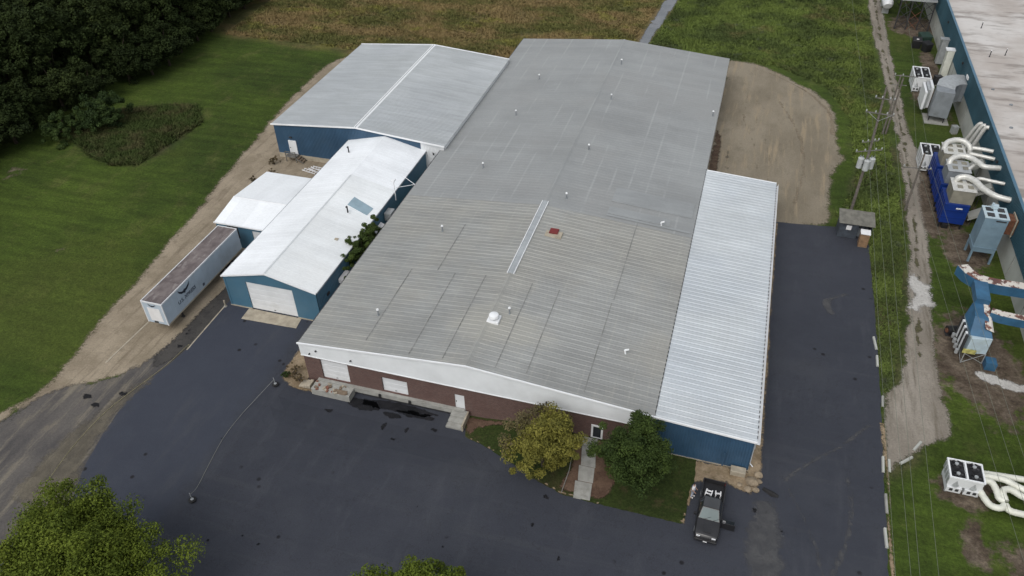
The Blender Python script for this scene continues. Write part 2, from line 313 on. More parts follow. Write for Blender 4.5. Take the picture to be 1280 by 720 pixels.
class MB:
    def __init__(s): s.V = []; s.F = []; s.mi = []; s.cur = 0
    def add(s, V, F):
        n = len(s.V); s.V += [tuple(v) for v in V]; s.F += [tuple(i + n for i in f) for f in F]; s.mi += [s.cur] * len(F); return s
    def box(s, x0, x1, y0, y1, z0, z1, tf=None):
        V = [(x, y, z) for z in (z0, z1) for y in (y0, y1) for x in (x0, x1)]
        if tf: V = [tuple(tf @ Vector(v)) for v in V]
        return s.add(V, [(0, 2, 3, 1), (4, 5, 7, 6), (0, 1, 5, 4), (2, 6, 7, 3), (0, 4, 6, 2), (1, 3, 7, 5)])
    def hull8(s, b, t): # bottom 4 pts ccw, top 4 pts ccw
        return s.add(list(b) + list(t), [(3, 2, 1, 0), (4, 5, 6, 7), (0, 1, 5, 4), (1, 2, 6, 5), (2, 3, 7, 6), (3, 0, 4, 7)])
    def prism(s, P, z0, z1):
        n = len(P); A = sum(P[i][0] * P[(i + 1) % n][1] - P[(i + 1) % n][0] * P[i][1] for i in range(n))
        if A < 0: P = P[::-1]
        return s.add([(x, y, z0) for x, y in P] + [(x, y, z1) for x, y in P],
                     [tuple(range(n))[::-1], tuple(range(n, 2 * n))] + [(i, (i + 1) % n, (i + 1) % n + n, i + n) for i in range(n)])
    def extr_y(s, P, y0, y1): # profile in xz
        n = len(P)
        return s.add([(x, y0, z) for x, z in P] + [(x, y1, z) for x, z in P],
                     [tuple(range(n)), tuple(range(n, 2 * n))[::-1]] + [(i, i + n, (i + 1) % n + n, (i + 1) % n) for i in range(n)])
    def tube(s, P, r, seg=8, caps=True):
        P = [Vector(p) for p in P]; n = len(P); R = r if isinstance(r, (list, tuple)) else [r] * n
        V = []; ref = None
        for i, p in enumerate(P):
            d = (P[min(i + 1, n - 1)] - P[max(i - 1, 0)]).normalized()
            if ref is None: ref = d.orthogonal().normalized()
            a = (ref - d * ref.dot(d)).normalized(); ref = a; b = d.cross(a)
            V += [tuple(p + (a * math.cos(2 * PI * k / seg) + b * math.sin(2 * PI * k / seg)) * R[i]) for k in range(seg)]
        F = [(i * seg + k, i * seg + (k + 1) % seg, (i + 1) * seg + (k + 1) % seg, (i + 1) * seg + k) for i in range(n - 1) for k in range(seg)]
        if caps: F += [tuple(range(seg))[::-1], tuple(range((n - 1) * seg, n * seg))]
        return s.add(V, F)
    def cyl(s, x, y, z0, z1, r, seg=12, r2=None): return s.tube([(x, y, z0), (x, y, z1)], [r, r if r2 is None else r2], seg)
    def bar(s, a, b, w): return s.tube([a, b], w * .7, 4)
    def build(s, name, mat, parent=None, loc=None, rot=None, smooth=False, bevel=0):
        me = mesh(name, s.V, s.F, mat, smooth)
        if any(s.mi): me.polygons.foreach_set('material_index', s.mi)
        o = link(name, me, parent, loc, rot)
        if bevel:
            b = o.modifiers.new('bevel', 'BEVEL'); b.width = bevel; b.segments = 2; b.limit_method = 'ANGLE'
        if smooth:
            try: me.set_sharp_from_angle(angle=math.radians(40))
            except Exception: pass
        return o
def copy_tree(o, parent=None):
    c = o.copy(); COL.objects.link(c)
    if parent: c.parent = parent
    for ch in o.children: copy_tree(ch, c)
    return c
def curve_pts(P, n=8):
    P = [Vector(p) for p in P]; Q = [P[0] * 2 - P[1]] + P + [P[-1] * 2 - P[-2]]; out = []
    for i in range(1, len(Q) - 2):
        for k in range(n):
            t_ = k / n; a, b, c, d = Q[i - 1:i + 3]
            out.append(.5 * ((2 * b) + (c - a) * t_ + (2 * a - 5 * b + 4 * c - d) * t_ ** 2 + (3 * b - a - 3 * c + d) * t_ ** 3))
    return out + [P[-1]]

def sst(x, a, b):
    t_ = np.clip((np.asarray(x, float) - a) / (b - a), 0, 1); return t_ * t_ * (3 - 2 * t_)
def zt(x, y): # terrain: the lot dips in front of the loading docks
    return -0.75 * sst(y, 39.5, 45.6) * sst(x, -40., -36.2) * (1 - sst(x, -19.5, -13.)) * (1 - sst(y, 49, 50.5))
def inside(px, py, P):
    P = np.array(P); c = np.zeros(px.shape, bool); n = len(P)
    for i in range(n):
        x1, y1 = P[i]; x2, y2 = P[(i + 1) % n]
        m_ = ((y1 > py) != (y2 > py)); xx = (x2 - x1) * (py - y1) / ((y2 - y1) or 1e-9) + x1
        c ^= m_ & (px < xx)
    return c
def dist(px, py, P, closed=True):
    P = np.array(P); d = np.full(px.shape, 1e9); n = len(P)
    for i in range(n if closed else n - 1):
        a = P[i]; b = P[(i + 1) % n]; ab = b - a; L = (ab @ ab) or 1e-9
        t_ = np.clip(((px - a[0]) * ab[0] + (py - a[1]) * ab[1]) / L, 0, 1)
        d = np.minimum(d, np.hypot(px - a[0] - t_ * ab[0], py - a[1] - t_ * ab[1]))
    return d
def sdist(px, py, P): return np.where(inside(px, py, P), 1, -1) * dist(px, py, P)
def roughen(P, step, amp, seed=1):
    r = random.Random(seed); out = []
    n = len(P)
    for i in range(n):
        a = Vector(P[i]); b = Vector(P[(i + 1) % n]); L = (b - a).length; k = max(1, int(L / step)); nrm = Vector((-(b - a).y, (b - a).x)) / (L or 1)
        for j in range(k):
            p = a.lerp(b, j / k)
            if j or amp > .05: p = p + nrm * r.gauss(0, amp * .5)
            out.append((p.x, p.y))
    return out
def sheet(name, P, mat, off, step=.8, amp=.0, grid=1.5, edge=1., thick=0., kind='structure', parent=None, label=None, seed=1, dome=0.):
    P = roughen(P, step, amp, seed)
    A = sum(P[i][0] * P[(i + 1) % len(P)][1] - P[(i + 1) % len(P)][0] * P[i][1] for i in range(len(P)))
    if A < 0: P = P[::-1]
    a = np.array(P); x0, y0 = a.min(0); x1, y1 = a.max(0)
    gx, gy = np.meshgrid(np.arange(x0 + grid / 2, x1, grid), np.arange(y0 + grid / 2, y1, grid)); gx = gx.ravel(); gy = gy.ravel()
    ok = sdist(gx, gy, P) > grid * .35
    gx = gx[ok]; gy = gy[ok]
    pts = [Vector(p) for p in P] + [Vector((x, y)) for x, y in zip(gx, gy)]
    v, e, f, *_ = delaunay_2d_cdt(pts, [], [list(range(len(P)))], 1, 1e-5)
    vx = np.array([p.x for p in v]); vy = np.array([p.y for p in v])
    d = dist(vx, vy, P); z = zt(vx, vy) + off + dome * sst(d, 0, 2.5)
    V = list(zip(vx, vy, z)); F = [tuple(q) for q in f]
    if thick:
        n = len(P); idx = [int(np.argmin(np.hypot(vx - p[0], vy - p[1]))) for p in P]
        base = len(V); V += [(V[i][0], V[i][1], V[i][2] - thick) for i in idx]
        F += [(idx[i], base + i, base + (i + 1) % n, idx[(i + 1) % n]) for i in range(n) if idx[i] != idx[(i + 1) % n]]
    me = mesh(name, V, F, mat)
    at = me.attributes.new('edge', 'FLOAT', 'POINT'); dd = np.clip(d / edge, 0, 1) if edge else np.ones(len(d))
    at.data.foreach_set('value', np.concatenate([dd, np.zeros(len(V) - len(dd))]).astype(np.float32))
    o = link(name, me, parent)
    if kind and not parent: o['kind'] = kind
    if label: o['label'] = label
    return o

# ------------------------------------------------------------------ ground sheet
def axis(a, b, step, far): 
    mid = np.arange(a, b + step, step); s1 = []; s = step; x = mid[-1]
    while x < far: s *= 1.35; x += s; s1.append(x)
    s0 = []; s = step; x = mid[0]
    while x > -far: s *= 1.35; x -= s; s0.append(x)
    return np.array(s0[::-1] + list(mid) + s1)
gx = axis(-172, 62, 1.0, 3000); gy = axis(8, 200, 1.0, 3000)
XX, YY = np.meshgrid(gx, gy); nx = len(gx); ny = len(gy); xf = XX.ravel(); yf = YY.ravel()
ASPH = [(7.72, 88.45), (14.98, 89.31), (17.2, 88.2), (18.39, 86.4), (18.48, 76.22), (18.39, 66.78), (18.3, 59.8), (18.01, 49.89), (17.82, 41.72), (17.6, 28), (17.4, 5),
        (-70, 2), (-62, 14), (-53, 19), (-50.6, 24.05), (-49.89, 28.25), (-51.29, 31.45), (-52.24, 34.78), (-52.82, 38.38), (-52.73, 42.23), (-51.95, 45.25), (-51.61, 47.57), (-51.65, 56.2),
        (-39.2, 56.2), (-39.2, 66), (-30, 70), (5, 88)]
deep = (sdist(xf, yf, ASPH) > 1.2) & (xf > -42) & (xf < -8) & (yf > 34)
zg = zt(xf, yf) - np.where(deep, .35, 0)
WILD = [(-140, 150), (-104, 130), (-93, 125.5), (-89, 125.0), (-74, 125.3), (-60, 118), (-18, 128), (-17, 143), (-14, 170), (-10, 900), (-900, 900)]
LUSH = [(-17, 128), (-2, 128), (5, 139), (14, 131), (17.5, 120), (17.5, 100), (16, 92), (19, 88.5), (23, 95), (22.5, 150), (22, 178), (20, 900), (-10, 900), (-14, 170), (-17, 143)]
ROUGH = [(16, 92), (18.2, 88), (18.2, 50), (21, 54), (21, 69), (21.7, 77), (23, 100), (23, 112), (17, 112)]
WEED = [(-90.18, 79.37), (-98, 84), (-100.23, 89.1), (-97.97, 92.59), (-89.52, 97.18), (-84.55, 98.18), (-80.46, 93.45), (-81.0, 86), (-82.02, 79.14), (-85.76, 78.2)]
wob = 1.2 * np.sin(xf * .31 + 1.3 * np.sin(yf * .17)) + .8 * np.sin(yf * .43 + xf * .2)
def mask(P, w=2.5): return sst(sdist(xf, yf, P) + wob * .5, -w / 2, w / 2)
mud = np.zeros(len(xf))
for (x, y, rx, ry, s_) in [(27.6, 101, 3.4, 11, 1.), (29.5, 131, 2.6, 4.5, .9), (29.5, 88, 3.0, 5, .85), (27.8, 68.5, 3.6, 7.5, 1.), (29.5, 66, 3.2, 8, .8), (24.6, 45.2, 1.3, 3, .75), (24.5, 50.5, 2.7, 2.2, .85), (28, 44, 2.5, 3, .65),
                          (26.5, 52.3, 3.8, .7, .7), (30, 163, 5, 6, .9), (31, 145, 1.5, 9, .8), (-100, 66, 1.4, 5, .5), (-98, 73, 2, 3, .5), (32, 120, 1., 40, .5), (24, 66, 1.2, 8, .6), (-78, 60, 1, 6, .4), (-93, 60, 3, 1.5, .45), (25.5, 96, 2.5, 7, .8)]:
    mud = np.maximum(mud, s_ * np.exp(-(((xf - x) / rx) ** 2 + ((yf - y) / ry) ** 2) ** 1.5 * .7))
F = [(j * nx + i, j * nx + i + 1, (j + 1) * nx + i + 1, (j + 1) * nx + i) for j in range(ny - 1) for i in range(nx - 1)]
me = mesh('ground', np.stack([xf, yf, zg], 1), F, M['ground'])
for nm, a in (('wild', mask(WILD, 4)), ('lush', mask(LUSH, 3)), ('rough', mask(ROUGH, 1)), ('weed', mask(WEED, 2)), ('mud', mud)):
    me.attributes.new(nm, 'FLOAT', 'POINT').data.foreach_set('value', a.astype(np.float32))
link('ground', me)['kind'] = 'structure'

# dirt road and yard on the left, round the back of the buildings
PATH = [(-64.33, 35.12), (-63.53, 36.34), (-62.82, 38.8), (-62.84, 41.89), (-63.55, 45.5), (-64.75, 51.24), (-65.25, 58.19), (-66.4, 65.48), (-67.55, 74.99), (-69.4, 86.61), (-70.6, 95.48), (-71.48, 102.49),
        (-72.0, 111.82), (-72.2, 118.68), (-70.5, 123.5), (-66, 125.0), (-50, 123.5), (-36, 128.5), (-1, 131), (-1, 128), (-3, 120), (-40, 115), (-60, 114), (-60, 88), (-50, 88), (-50, 54), (-51.3, 46), (-54.5, 43), (-58, 40.0), (-62, 35), (-66, 28), (-70, 28)]
sheet('dirt_road', PATH, M['dirt'], .004, 1., .35, 1.2, 1.3, seed=3)
OLD = [(-50.5, 60.5), (-53.6, 60.5), (-54.25, 52.44), (-54.58, 46.71), (-55.32, 44.5), (-56.35, 42.51), (-57.89, 41.12), (-60.2, 40.2), (-62.2, 38.0), (-63.0, 35.13), (-64.5, 32.0), (-68, 26), (-80, 8), (-60, 2), (-47, 18), (-47.5, 30), (-49.5, 40), (-50, 56)]
sheet('old_asphalt', OLD, M['old_asphalt'], .010, .8, .18, 1.2, 1.0, seed=4)
sheet('dark_asphalt_strip', [(-51.2, 60.2), (-53.6, 60.2), (-54.1, 52.44), (-54.3, 47.5), (-54.6, 45.6), (-53.2, 43.6), (-51.3, 46.5)], M['old_dark'], .016, .6, .12, .8, .6, seed=5)
sheet('asphalt_lot', ASPH, M['asphalt'], .022, .7, .07, 1.6, 0)
sheet('gravel_pad', [(-3.2, 139.6), (1.53, 138.4), (4.26, 137.6), (7.98, 133.9), (12.26, 129.4), (14.94, 125.2), (15.9, 117.54), (15.6, 112.27), (16.6, 106.96), (15.2, 102.73), (14.6, 97.62), (14.4, 93.52), (14.2, 88.6), (7.0, 87.6), (-3.5, 87.6)], M['pad'], .008, 1., .4, 1.2, 1.3, seed=6)
TL = [(22.12, 190), (22.12, 176.1), (22.03, 158.11), (22.55, 144.08), (22.95, 133.15), (23.19, 123.42), (23.5, 114.49), (23.21, 105.9), (23.29, 100.11), (22.69, 87.35), (21.69, 76.68), (20.96, 69.14), (19.87, 62.46), (18.3, 60.94), (18.05, 55.6), (18.0, 53.01), (17.85, 49), (17.6, 40), (17.4, 28)]
TR = [(18.0, 28), (18.4, 40), (18.6, 49), (19.32, 51.4), (21.08, 53.4), (22.06, 54.6), (24.26, 56.2), (24.9, 57.14), (24.9, 59.13), (24.5, 61.49), (24.4, 63.67), (24.3, 66.5), (24.7, 75.99), (25.1, 79.47), (25.8, 88.14), (25.9, 91.12), (25.7, 94.77), (26.3, 105), (26.6, 112.6), (26.1, 116), (25.91, 124.13), (25.67, 131.68), (25.35, 144.8), (25.19, 158.9), (25.24, 176.86), (25.3, 190)]
sheet('gravel_track', TL[::-1][::-1] + TR, M['gravel'], .008, 1., .25, 1.0, .8, seed=7)
cl = [(23.75, 190), (23.6, 158), (24.0, 144), (24.3, 132), (24.6, 118), (24.6, 106), (24.4, 98), (24.1, 90), (23.5, 82), (22.8, 74), (22.4, 66)]
sheet('track_centre_grass', [(x - .34, y) for x, y in cl] + [(x + .34, y) for x, y in cl[::-1]], M['track_grass'], .013, .8, .3, .4, .45, seed=8)
sheet('chalk_patch', [(22.0, 81.0), (23.2, 82.3), (24.2, 80.6), (25.3, 81.6), (25.4, 78), (25.0, 74.6), (23.9, 75.6), (22.8, 73.8), (21.6, 75.0), (22.2, 78)], M['chalk'], .017, .4, .45, .4, 1.1, seed=9)
sheet('field_path', [(-17.2, 180), (-18.01, 166.31), (-19.0, 152), (-19.84, 141.5), (-19.5, 128), (-17.3, 128), (-17.3, 141.5), (-16.0, 155), (-14.9, 167.09), (-14, 180)], M['stream'], .010, .8, .15, .9, .5, seed=10)
# front lawn with its soil edges
LAWN = [(-20.2, 47.6), (-19.55, 45.9), (-19.3, 44.96), (-17.32, 44.26), (-14.14, 42.76), (-11.35, 41.49), (-8.95, 40.64), (-5.77, 40.5), (-2.29, 40.5), (1.43, 40.50), (1.72, 40.61), (1.91, 44.69), (2.12, 44.99), (2.0, 47.6)]
sheet('front_lawn', LAWN, M['turf'], .09, .35, .06, .8, 0, thick=.12, seed=11)
edge_in = [(-19.2, 45.0), (-17.2, 44.35), (-14.05, 42.86), (-11.3, 41.60), (-8.9, 40.76), (-5.77, 40.64), (-2.29, 40.64), (1.35, 40.66)]
sheet('soil_edge', [(x, y - .16) for x, y in edge_in] + [(1.86, 40.4), (2.2, 44.95), (1.85, 44.8), (1.5, 40.9)] + [(x - .02, y + .12) for x, y in edge_in[::-1]], M['tan_soil'], .103, .3, .06, .25, .12, seed=12)
sheet('bare_soil', [(-20.3, 47.6), (-19.6, 45.6), (-18.9, 44.9), (-18.3, 46.2), (-16, 46.9), (-12, 47.0), (-12, 47.6)], M['mulch'], .100, .3, .12, .4, .4, seed=13)
sheet('mulch_bed', [(-9.6, 47.6), (-8.9, 44), (-9.5, 40.9), (-8.3, 40.72), (-5.3, 40.72), (-4.6, 42), (-4.2, 45), (-1.0, 47.6)], M['mulch'], .104, .35, .15, .5, .5, seed=14)
sheet('tan_soil_strip', [(-3.0, 46.3), (-1.0, 45.5), (2.12, 44.9), (4.62, 45.5), (6.1, 45.2), (7.0, 44.9), (7.75, 46.2), (7.85, 48), (7.75, 70), (7.85, 88.3), (6.3, 88.3), (6.3, 47.7), (-3.0, 47.7)], M['tan_soil'], .06, .8, .10, .4, .5, seed=15)
sheet('weedy_corner', [(-40.2, 51.5), (-40.05, 46.52), (-38.51, 45.85), (-35.6, 45.9), (-35.6, 47.7), (-37.1, 47.7), (-37.1, 52)], M['tan_soil'], .09, .3, .12, .5, .3, thick=.1, seed=16)
sheet('dusty_patch', [(6.7, 45.0), (9.2, 45.66), (10.4, 41), (10.0, 36), (7.2, 34), (6.2, 39.94)], M['dust'], .030, .5, .3, .6, 1.2, seed=17)
for i, (pts, w) in enumerate([([(9.8, 47), (11.5, 43.5), (12.6, 40), (12.9, 36)], .35), ([(17.4, 56.5), (14.7, 53.0), (12.0, 50.3), (9.5, 47.2)], .5), ([(14.9, 49.5), (15.2, 46), (14.7, 42.5), (13.2, 38), (12.4, 34)], .42), ([(16.8, 48), (16.9, 45), (16.8, 42)], .22), ([(16.2, 76), (13.4, 74), (14, 71.5)], .7)]):
    c = [tuple(p)[:2] for p in curve_pts([(x, y, 0) for x, y in pts], 5)]
    sheet('tyre_dust_trail', [(x - w, y) for x, y in c] + [(x + w, y) for x, y in c[::-1]], M['dust'], .034 + .004 * i, .6, .1, .35, .55, seed=20 + i)
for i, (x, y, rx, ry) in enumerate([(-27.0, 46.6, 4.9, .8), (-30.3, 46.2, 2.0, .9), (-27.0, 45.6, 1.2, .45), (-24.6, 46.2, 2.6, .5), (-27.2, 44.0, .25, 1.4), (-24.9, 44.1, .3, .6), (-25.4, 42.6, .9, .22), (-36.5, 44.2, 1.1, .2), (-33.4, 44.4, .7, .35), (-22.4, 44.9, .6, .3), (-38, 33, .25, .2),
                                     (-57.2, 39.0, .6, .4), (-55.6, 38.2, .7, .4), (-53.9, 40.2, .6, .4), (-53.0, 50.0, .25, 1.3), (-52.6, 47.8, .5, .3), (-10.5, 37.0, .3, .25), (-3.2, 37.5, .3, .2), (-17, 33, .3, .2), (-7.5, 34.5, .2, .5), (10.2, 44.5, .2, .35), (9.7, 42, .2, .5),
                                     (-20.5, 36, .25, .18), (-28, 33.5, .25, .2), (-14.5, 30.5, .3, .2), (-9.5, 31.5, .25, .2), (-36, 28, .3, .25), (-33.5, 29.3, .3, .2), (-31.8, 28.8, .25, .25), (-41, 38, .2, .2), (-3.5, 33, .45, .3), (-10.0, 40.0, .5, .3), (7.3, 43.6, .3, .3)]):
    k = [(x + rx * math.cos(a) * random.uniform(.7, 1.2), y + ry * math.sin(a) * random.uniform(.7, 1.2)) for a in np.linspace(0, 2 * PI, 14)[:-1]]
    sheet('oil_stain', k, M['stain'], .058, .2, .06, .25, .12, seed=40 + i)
sheet('rusty_soil_strip', [(-2.4, 91), (-1.0, 91), (-.7, 98), (-.8, 106), (-1.3, 111), (-2.4, 112)], M['rusty_soil'], .020, .5, .25, .5, .6, seed=80)
sheet('tan_tracks', [(-.2, 90), (.5, 90), (.6, 100), (.2, 107), (-.5, 107), (.0, 100)], M['dust_tan'], .024, .5, .2, .4, .5, seed=81)
sheet('damp_patch', [(-.2, 97.6), (1.3, 97.2), (1.6, 98.6), (.2, 99.2)], M['rusty_soil'], .028, .4, .2, .4, .5, seed=82)
for i, (pts_, w) in enumerate([([(3.5, 92), (4.2, 100), (3.6, 108), (1.6, 116), (1.5, 126)], .28), ([(5.4, 92), (6.0, 100), (5.5, 108), (3.4, 117), (3.4, 127)], .28), ([(9.5, 93), (10.6, 104), (9.6, 114), (6.5, 124)], .4), ([(1.5, 136.5), (7, 132.5), (11.5, 127.5), (14.4, 121), (14.7, 114)], .5)]):
    c = [tuple(p)[:2] for p in curve_pts([(x, y, 0) for x, y in pts_], 5)]
    sheet('wheel_track', [(x - w, y) for x, y in c] + [(x + w, y) for x, y in c[::-1]], M['track_tan'], .030 + .003 * i, .8, .15, .4, .5, seed=90 + i)
sheet('lot_edge_soil', [(17.9, 57), (18.6, 57), (18.6, 50), (18.3, 40), (18.1, 28), (17.6, 28), (17.8, 40), (18.0, 50)], M['tan_soil'], .034, .8, .08, .3, .35, seed=84)
sheet('white_gravel_heap', [(27.2, 66.6), (30, 66.5), (33, 65.6), (33, 64.2), (30, 64.2), (27.6, 65.2)], M['chalk'], .02, .4, .3, .5, .6, seed=85)
sheet('dusty_boundary', [(-51.2, 44), (-53.2, 44), (-55.5, 38), (-56.5, 32), (-56, 26), (-50.5, 26), (-50.2, 30), (-51.6, 34), (-52.2, 38)], M['dust_tan'], .040, .7, .4, .8, 1.6, seed=86)
# painted line along the old seam and concrete strip in front of the trailer
sheet('painted_line', [(-51.72, 55.0), (-51.58, 47.5), (-51.44, 47.5), (-51.56, 55.0)], M['concrete_tan'], .028, .5, .02, .5, 0)
sheet('concrete_strip', [(-58.42, 51), (-58.72, 43.5), (-58.52, 43.5), (-58.22, 51)], M['concrete_tan'], .03, .5, .02, .5, 0, thick=.03)
sheet('concrete_apron', [(-48.7, 55.3), (-42.1, 55.3), (-41.9, 53.7), (-48.6, 53.5)], M['concrete_tan'], .07, .5, .02, 1, 0, thick=.07)

# ------------------------------------------------------------------ building helpers
def rib_profile(w, ribs, rh, rw, flat=0.):
    P = [(0, 0)]; sp = w / ribs
    for i in range(ribs):
        c = sp * (i + .5); P += [(c - rw / 2, 0), (c - rw / 4, rh), (c + rw / 4, rh), (c + rw / 2, 0)]
    return P + [(w, 0)]
def panel_mesh(name, w, L, slope, ribs, rh, rw, mat, th=.03):
    """a sheet w wide along +Y and L long along +X, falling by slope per metre, ribs along X, with closed rim"""
    P = rib_profile(w, ribs, rh, rw); V = []; n = len(P)
    for x in (0, L):
        V += [(x, y, z - slope * x) for y, z in P] + [(x, y, -th - slope * x) for y, z in P]
    F = []
    for k in range(n - 1): F += [(k, k + 2 * n, k + 1 + 2 * n, k + 1), (k + n, k + 1 + n, k + 1 + 3 * n, k + 3 * n), (k, k + 1, k + 1 + n, k + n), (k + 2 * n, k + 3 * n, k + 1 + 3 * n, k + 1 + 2 * n)]
    F += [(0, n, 3 * n, 2 * n), (n - 1, 3 * n - 1, 4 * n - 1, 2 * n - 1)]
    return mesh(name, V, F, mat)
def roof_slope(parent, x_ridge, z_ridge, dirx, L, slope, y0, y1, w, ribs, rh, rw, mats, name='roof_panel'):
    n = max(1, round((y1 - y0) / w)); w = (y1 - y0) / n; cache = {}
    for i in range(n):
        y = y0 + w * i; mt = mats(y + w / 2) if callable(mats) else mats
        if mt not in cache:
            me = panel_mesh(name, w - .004, L, slope, ribs, rh * (.4 if mt.name == 'roof_coated' else 1), rw, mt)
            if dirx < 0:
                for v in me.vertices: v.co.x *= -1
                me.flip_normals()
            cache[mt] = me
        link(name, cache[mt], parent, (x_ridge, y, z_ridge))
def wall_panels(parent, a, b, z0, z1f, w, mat, name='wall_panel', ribs=4, rh=.035, rw=.09):
    """vertical ribbed sheets from point a to b (facing to the right of a->b), top z1f(s)"""
    a = Vector(a); b = Vector(b); L = (b - a).length; n = max(1, round(L / w)); w = L / n; d = (b - a) / L; ang = math.atan2(d.y, d.x)
    cache = {}
    for i in range(n):
        s0, s1 = w * i, w * (i + 1); za, zb = z1f(s0), z1f(s1); key = (round(za, 2), round(zb, 2)) if abs(za - zb) > 1e-6 else round(za, 3)
        if key not in cache:
            P = rib_profile(w, ribs, rh, rw); V = []; F = []; m_ = len(P)
            for x, h in P: V.append((x, -h, z0)); 
            for x, h in P: V.append((x, -h, za + (zb - za) * x / w))
            V += [(0, .05, z0), (w, .05, z0), (0, .05, za), (w, .05, zb)]
            F += [(k, k + 1, k + 1 + m_, k + m_) for k in range(m_ - 1)]; q = 2 * m_
            F += [(q + 1, q, q + 2, q + 3), tuple(range(m_))[::-1] + (q, q + 1), tuple(range(m_, 2 * m_)) + (q + 3, q + 2), (0, m_, q + 2, q), (m_ - 1, q + 1, q + 3, 2 * m_ - 1)]
            cache[key] = mesh(name, V, F, mat)
        p = a + d * s0; link(name, cache[key], parent, (p.x, p.y, 0), (0, 0, ang))
def vent_pipe(parent, x, y, z, h=.75, r=.075, capr=.15, mat='grey_box'):
    a = MB().cyl(x, y, z - .1, z + h, r, 10).cyl(x, y, z - .05, z + .06, r * 2.2, 10, r * 1.2).build('vent_pipe', M[mat], parent, smooth=True)
    MB().cyl(x, y, z + h - .02, z + h + .1, capr, 12, capr * .75).build('cap', M['trim'], a, smooth=True)
def roll_door(parent, x0, x1, z0, z1, y, rows, name='roll_up_door', mat='white_paint'):
    fr = MB().box(x0 - .12, x0, y - .06, y + .1, z0, z1 + .12).box(x1, x1 + .12, y - .06, y + .1, z0, z1 + .12).box(x0, x1, y - .06, y + .1, z1, z1 + .12).build(name, M['trim'], parent)
    h = (z1 - z0) / rows
    me = mesh('door_panel', *(lambda b: (b.V, b.F))(MB().box(0, x1 - x0, -.03, .03, .008, h - .008).box(.15, x1 - x0 - .15, -.045, -.025, .12, h - .12)), M[mat])
    for i in range(rows): link('door_panel', me, fr, (x0, y, z0 + h * i))
    MB().box((x0 + x1) / 2 - .1, (x0 + x1) / 2 + .1, y - .09, y - .04, z0 + h * .35, z0 + h * .42).build('handle', M['dark_steel'], fr)
    return fr
def man_door(parent, x0, x1, z0, z1, y, mat='white_paint', name='door'):
    d = MB().box(x0, x1, y - .05, y + .05, z0, z1).build(name, M[mat], parent)
    MB().box(x0 - .09, x0, y - .08, y + .06, z0, z1 + .09).box(x1, x1 + .09, y - .08, y + .06, z0, z1 + .09).box(x0, x1, y - .08, y + .06, z1, z1 + .09).build('frame', M['trim'], d)
    MB().box(x0 + .08, x0 + .14, y - .12, y - .05, (z0 + z1) / 2 - .1, (z0 + z1) / 2 + .04).build('handle', M['dark_steel'], d)
    return d

# ------------------------------------------------------------------ main warehouse
XL, XR, XM, YF, YB = -37.1, -2.3, -19.7, 47.6, 127.5
ZE, ZR = 4.70, 6.22
wh = thing('warehouse', 'long grey roofed brick fronted warehouse filling the middle of the lot', 'warehouse', (XM, YF, 0))
wh.location = (0, 0, 0)
sl_ = (ZR - ZE) / (XM - XL + .15)
rm = lambda y: M['roof_old'] if y < 75.9 else M['roof_coated']
roof_slope(wh, XM, ZR, -1, XM - XL + .2, sl_, YF - .15, YB + .1, 1.214, 2, .038, .13, rm)
roof_slope(wh, XM, ZR, 1, XR - XM + .1, sl_, YF - .15, YB + .1, 1.214, 2, .038, .13, rm)
MB().extr_y([(XM - .28, ZR - .01), (XM, ZR + .075), (XM + .28, ZR - .01), (XM + .28, ZR - .05), (XM - .28, ZR - .05)], YF - .15, 61.7).build('ridge_cap', M['roof_old'], wh)
MB().extr_y([(XM - .28, ZR - .01), (XM, ZR + .055), (XM + .28, ZR - .01), (XM + .28, ZR - .05), (XM - .28, ZR - .05)], 76.1, YB + .1).build('ridge_cap', M['roof_coated'], wh)
rv = MB().extr_y([(XM - .34, ZR + .02), (XM - .28, ZR + .12), (XM - .06, ZR + .15), (XM + .06, ZR + .15), (XM + .28, ZR + .12), (XM + .34, ZR + .02)], 61.7, 76.1)
rv.build('ridge_vent', M['roof_back'], wh)
for s in (-1, 1): MB().box(XM + s * .36 - .04, XM + s * .36 + .04, 61.7, 76.1, ZR - .03, ZR + .14).build('vent_flashing', M['trim'], wh)
def zroof(x): return ZR - abs(x - XM) * sl_
for x, y0, y1 in [(-30.6, 49.0, 60.8), (-25.6, 48.0, 60.8), (-14.2, 48.5, 61), (-8.6, 61.5, 75.8), (-8.7, 48.0, 60.9), (-27.7, 61, 70), (-22.2, 48, 61), (-17.1, 48.2, 61)]:
    MB().box(x - .035, x + .035, y0, y1, zroof(x) - .02, zroof(x) + .053).build('end_lap', M['lap'], wh)
MB().box(-12.3, -2.5, 76.0, 76.35, 0, .01).build('roof_seam', M['roof_patch'], wh, (0, 0, 0)).hide_render = False
bpy.data.objects['roof_seam'].data.transform(Matrix.Translation((0, 0, 0)))
for v in bpy.data.objects['roof_seam'].data.vertices: v.co.z += zroof(v.co.x) + .055
for (x0, x1, y0, y1) in [(-12.3, -2.7, 79.2, 82.4), (-12.3, -5, 76.5, 78.0)]:
    o = MB().hull8([(x0, y0, zroof(x0) + .012), (x1, y0, zroof(x1) + .012), (x1, y1, zroof(x1) + .012), (x0, y1, zroof(x0) + .012)], [(x0, y0, zroof(x0) + .052), (x1, y0, zroof(x1) + .052), (x1, y1, zroof(x1) + .052), (x0, y1, zroof(x0) + .052)]).build('roof_patch_sheet', M['roof_patch'], wh)
